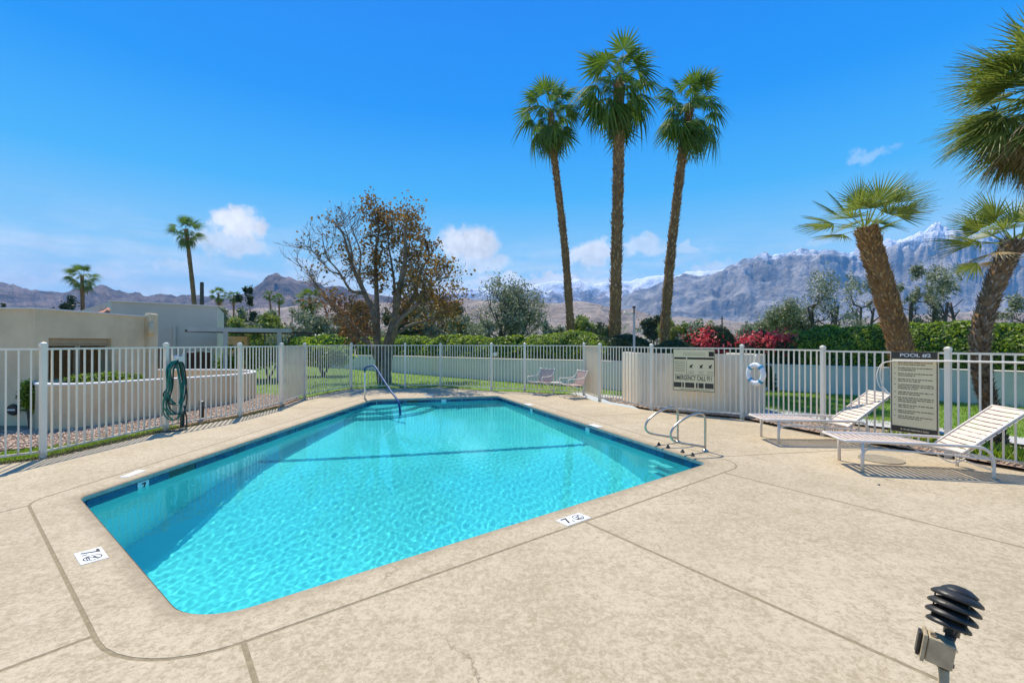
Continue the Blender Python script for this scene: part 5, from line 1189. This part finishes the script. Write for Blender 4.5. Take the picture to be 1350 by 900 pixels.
bgt = [(78, 396, 38, 58, 'oliveg', 'dark round tree rising behind the tan house roof'), (4, 404, 14, 55, 'oliveg', 'dark tree at the left edge above the house roof'),
 (300, 409, 44, 52, 'olive', 'grey green tree behind the pale house corner'), (329, 380, 22, 62, 'oliveg', 'tall narrow tree left of the paired small palms'), (348, 412, 34, 56, 'olive', 'small grey tree behind the lime shrub'),
 (334, 416, 52, 40, 'lime', 'lime green shrub behind the patio cover'), (398, 413, 64, 38, 'olive', 'grey green olive left of the bare tree'), (442, 418, 48, 42, 'olive', 'soft grey tree just left of the bare trunk'), (468, 402, 58, 36, 'dry', 'brownish tree behind the lower left limbs of the bare tree'),
 (528, 412, 48, 44, 'oliveg', 'dark green tree behind the bare trunk'), (562, 404, 44, 46, 'olive', 'grey green tree right of the bare trunk'), (590, 398, 40, 50, 'oliveg', 'dark tree under the low right limb of the bare tree'), (608, 418, 44, 40, 'olive', 'small grey olive left of the broad olive tree'), (635, 424, 40, 44, 'olive', 'pale shrub at the foot of the broad olive tree'),
 (770, 420, 34, 40, 'lime', 'bright green shrub between the first two tall palms'), (795, 430, 40, 34, 'oliveg', 'dark shrub behind the middle palm trunk'), (862, 419, 26, 62, 'oliveg', 'small dark tree left of the rightmost tall palm'), (895, 424, 44, 46, 'lime', 'yellow green shrub right of the rightmost tall palm'), (918, 430, 40, 44, 'olive', 'grey shrub behind the bougainvillea'), (990, 428, 40, 40, 'olive', 'low grey tree behind the red flowers'), (735, 428, 40, 40, 'olive', 'grey tree left of the thinnest tall palm'), (480, 425, 60, 60, 'olive', 'distant grey tree seen under the bare tree'), (555, 425, 60, 62, 'olive', 'distant grey tree between bare trunk and low limb'), (375, 428, 50, 50, 'oliveg', 'distant dark tree above the patio cover end'), (275, 424, 40, 60, 'olive', 'distant grey tree behind the utility pole')]
for i, (px, py, w_, Y, lm, lb) in enumerate(bgt):
    tree(px, py, w_, Y, lb, lm, 1.15, i*3+20, cat='shrub' if 'shrub' in lb else 'tree', name='background_tree' if 'shrub' not in lb else 'background_shrub', trunks=3, bare=.15, size=.0030*Y, group='trees beyond the white wall')
def farpalm(px, cy, wpx, Y, label, trunk_px=None, shaggy=False, seed=0):
    x0_ = XP(trunk_px or px, Y); root = empty('distant_palm', (x0_, Y, 0), label, 'palm tree', 'slim palms in the distance'); s = wpx/F*Y/2/1.75
    top, d = trunk_mesh([(x0_, Y, -.05), (XP(((trunk_px or px)*.5+px*.5), Y), Y, ZP(cy, Y)*.55), (XP(px, Y), Y, ZP(cy, Y))], .16*s+.09, .12*s+.06, root, nb=60, bsz=.14*s)
    sp = [(4, 50, 85, 0, .8*s, s, (0,)), (7, 15, 50, .1*s, .9*s, 1.05*s, (0, 1)), (8, -20, 15, .3*s, .9*s, 1.05*s, (1,)), (6, -60, -20, .6*s, .8*s, 1.0*s, (1, 2))]
    if shaggy: sp += [(8, -88, -55, 1.6*s, .8*s, 1.0*s, (3,))]
    crown(root, top, sp, wash, seed)
farpalm(245, 302, 40, 45, 'tall slim palm leaning left above the pale house', 263, seed=1)
farpalm(108, 363, 36, 60, 'short crowned palm behind the tan house roof', 110, seed=2)
farpalm(288, 387, 20, 72, 'small palm right of the pale house roof', seed=3, shaggy=True)
farpalm(308, 389, 16, 76, 'small palm second from the pale house roof', seed=4, shaggy=True)
farpalm(355, 388, 15, 78, 'left palm of the small close pair', 361, seed=5)
farpalm(368, 393, 15, 80, 'right palm of the small close pair', seed=6)
farpalm(408, 392, 36, 42, 'shaggy brown skirted palm left of the bare tree', 413, seed=7, shaggy=True)
farpalm(922, 423, 11, 90, 'tiny distant palm left of the thin utility pole', seed=8)
farpalm(936, 426, 11, 92, 'tiny distant palm nearest the thin utility pole', seed=9)
farpalm(385, 408, 9, 110, 'tiny palm right of the small close pair', seed=10)
# far belt of vegetation reading as one mass
Q = []
for k in range(520):
    Y = RNG.uniform(65, 240); px = RNG.uniform(-150, 1500); hh = RNG.uniform(1.5, 4.2)*(.7+Y/240); x = XP(px, Y)
    n_ = 42; Q.append(RNG.normal(size=(n_, 3))*np.array([1.6, 1.6, .36*hh])*(Y/150+.3)+np.array([x, Y, hh*.5]))
Q = np.concatenate(Q); Q = Q[Q[:, 2] > 0]
fb = leaves('distant_woodland', Q, .55, 'olive'); tag(fb, 'belt of distant grey green desert trees below the mountains', 'woodland')

# ------------------------------------------------------------------ mountains
def fbm(x, y, z=0.0, o=5, ridged=False):
    a = 0; am = 1; fq = 1; t = 0
    for _ in range(o):
        n = MN.noise(Vector((x*fq, y*fq, z+_*7.3))); a += am*((1-abs(n)*2) if ridged else n); t += am; am *= .5; fq *= 2.03
    return a/t
def rockmat(name, c1, c2, snow=None, scale=.004):
    m = bpy.data.materials.new(name); m.use_nodes = True; t = NT(m.node_tree); P = t.n('ShaderNodeNewGeometry'); pos = P.outputs['Position']
    c = t.ramp(t.noise(pos, scale, 8, .65), [(.38, c1), (.62, c2)])
    if snow:
        z = t.n('ShaderNodeSeparateXYZ', None, Vector=pos).outputs[2]; nz = t.noise(pos, scale*2.2, 8, .72)
        nrm = t.n('ShaderNodeSeparateXYZ', None, Vector=P.outputs['Normal'])
        sl = t.math('MULTIPLY', nrm.outputs[2], .25); k = t.math('MULTIPLY_ADD', nz, snow[1], z)
        f = t.n('ShaderNodeMapRange', None, Value=t.math('MULTIPLY_ADD', sl, snow[1]*.9, k), _1=snow[0]+snow[1]*.5, _2=snow[0]+snow[1]*.68).outputs[0]
        c = t.mix(f, c, (.86, .88, .92))
    bs = t.n('ShaderNodeBsdfPrincipled', None, Base_Color=c, Roughness=.95); bs.inputs['Specular IOR Level'].default_value = .05
    b = t.n('ShaderNodeBump', None, Strength=.9, Distance=60.0, Height=t.noise(pos, scale*1.6, 8, .68)); t.t.links.new(b.outputs[0], bs.inputs['Normal'])
    t.t.links.new(bs.outputs[0], t.n('ShaderNodeOutputMaterial').inputs[0]); return m
def interp(tab, x):
    if x <= tab[0][0]: return tab[0][1]
    for (x0, y0), (x1, y1) in zip(tab, tab[1:]):
        if x <= x1: return y0+(y1-y0)*(x-x0)/(x1-x0)
    return tab[-1][1]
def range_(name, ridge, Y, m, label, front=.5, amp=.22, jag=1.2, freq=.02, rows=56, step=3.0, px0=-330, px1=1700, seed=0.0, foot=0.0):
    cols = int((px1-px0)/step); v = []; f = []
    for j in range(rows+1):
        t = j/rows*1.25                     # 0 at the foot, 1 on the ridge, then down behind
        for i in range(cols+1):
            px = px0+step*i; r = interp(ridge, px)-jag*fbm(px*.045, seed, 1.0, 5)*1.6
            Yr = Y*(1+.06*fbm(px*.006, seed, 4.0, 2)); hr = max(0, (HY-r)/F*Yr+H)
            if t <= 1:
                Yt_ = Yr*(front+(1-front)*t); warp_ = fbm(px*.012+t*.8, t*1.4, seed+3, 2)*14
                wx_ = (px-CX)/F*Yt_; Lw = Y*.13; q1 = fbm(wx_/Lw*.5, Yt_/Lw*.5, seed+9, 2)*.9; sp = .78*fbm(wx_/Lw+q1, Yt_/Lw*.8+q1, seed, 7, True)+.22*fbm((px+warp_)*freq*1.4, t*1.9, seed, 6, True)
                h = hr*(t**1.35)*(1+amp*(sp-.45)*4.6*(t*(1.02-t))**.6*1.2); h = min(h, hr*(Yt_/Yr)*.985+hr*.015*t) if t < .97 else h
            else: Yt_ = Yr*(1+(t-1)*1.6); h = hr*(1-(t-1)*2.8)
            v.append(((px-CX)/F*Yt_, Yt_, h*1.0-foot*(1-min(t, 1))))
    n = cols+1
    f = [(j*n+i, j*n+i+1, (j+1)*n+i+1, (j+1)*n+i) for j in range(rows) for i in range(cols)]
    o = MB(); o.v = v; o.f = f; o = o.build(name, m, smooth=True); return struct(o, label)
M['rockfar'] = rockmat('far_snowy_rock', (.17, .15, .14), (.30, .26, .24), (560, 700), .0050)
M['rockbig'] = rockmat('big_mountain_rock', (.15, .145, .14), (.42, .385, .35), (740, 900), .0060)
M['rockleft'] = rockmat('left_hill_rock', (.13, .10, .09), (.30, .235, .20), None, .007)
M['rocktan'] = rockmat('tan_foothill', (.38, .29, .22), (.58, .47, .37), None, .010)
range_('snowy_mountain_range', [(-330, 430), (300, 420), (520, 392), (600, 384), (660, 379), (713, 377), (762, 369), (787, 374), (816, 372), (856, 366), (880, 366), (905, 362), (930, 360), (960, 353), (1000, 350), (1200, 380), (1700, 420)], 4600, 'rockfar', 'distant snow dusted mountain range on the horizon', .7, .25, 3.0, .035, 40, 2.5, 200, 1500, seed=3.1)
range_('blue_mountain', [(-330, 452), (690, 440), (760, 415), (815, 395), (845, 380), (870, 371), (893, 367), (931, 363), (959, 354), (987, 346), (1009, 341), (1051, 335), (1098, 335), (1119, 338), (1169, 326), (1194, 317), (1213, 308), (1235, 304), (1256, 304), (1290, 309), (1350, 318), (1450, 326), (1700, 350)], 3400, 'rockbig', 'large blue mountain range with a snowy crest on the right', .5, .36, 1.1, .020, 120, 1.7, 640, 1750, seed=8.4)
range_('left_mountains', [(-330, 376), (-100, 372), (0, 378), (30, 384), (60, 388), (89, 385), (112, 381), (130, 380), (154, 388), (166, 387), (190, 393), (210, 388), (237, 392), (260, 391), (278, 389), (300, 391), (314, 389), (329, 382), (350, 369), (364, 361), (376, 366), (392, 375), (410, 374), (430, 381), (470, 384), (520, 392), (580, 402), (640, 412), (720, 428), (900, 450), (1700, 455)], 1900, 'rockleft', 'purplish desert hills with a pointed peak on the left', .5, .40, .7, .022, 80, 2.2, -500, 960, seed=5.7)
range_('tan_foothills', [(-330, 420), (100, 418), (250, 414), (350, 408), (420, 404), (500, 402), (560, 400), (600, 396), (650, 398), (700, 400), (740, 402), (775, 399), (800, 405), (850, 412), (900, 420), (960, 424), (1020, 428), (1100, 424), (1200, 415), (1300, 412), (1450, 410), (1700, 412)], 1050, 'rocktan', 'low tan foothills in front of the mountains', .55, .35, 2.0, .035, 40, 3.0, -400, 1750, seed=1.9)

# ------------------------------------------------------------------ air
hz_ = MB().box((0, 2650, 398), (13000, 6000, 804)).build('haze', 'white')
hm = bpy.data.materials.new('haze_air'); hm.use_nodes = True; t = NT(hm.node_tree)
vp = t.n('ShaderNodeVolumePrincipled', None, Color=(.17, .50, 1.0), Density=.00010, Anisotropy=.0)
t.t.links.new(vp.outputs[0], t.n('ShaderNodeOutputMaterial').inputs[1]); hz_.data.materials.clear(); hz_.data.materials.append(hm)
tag(hz_, 'thin bluish haze over the valley', 'haze', kind='stuff')
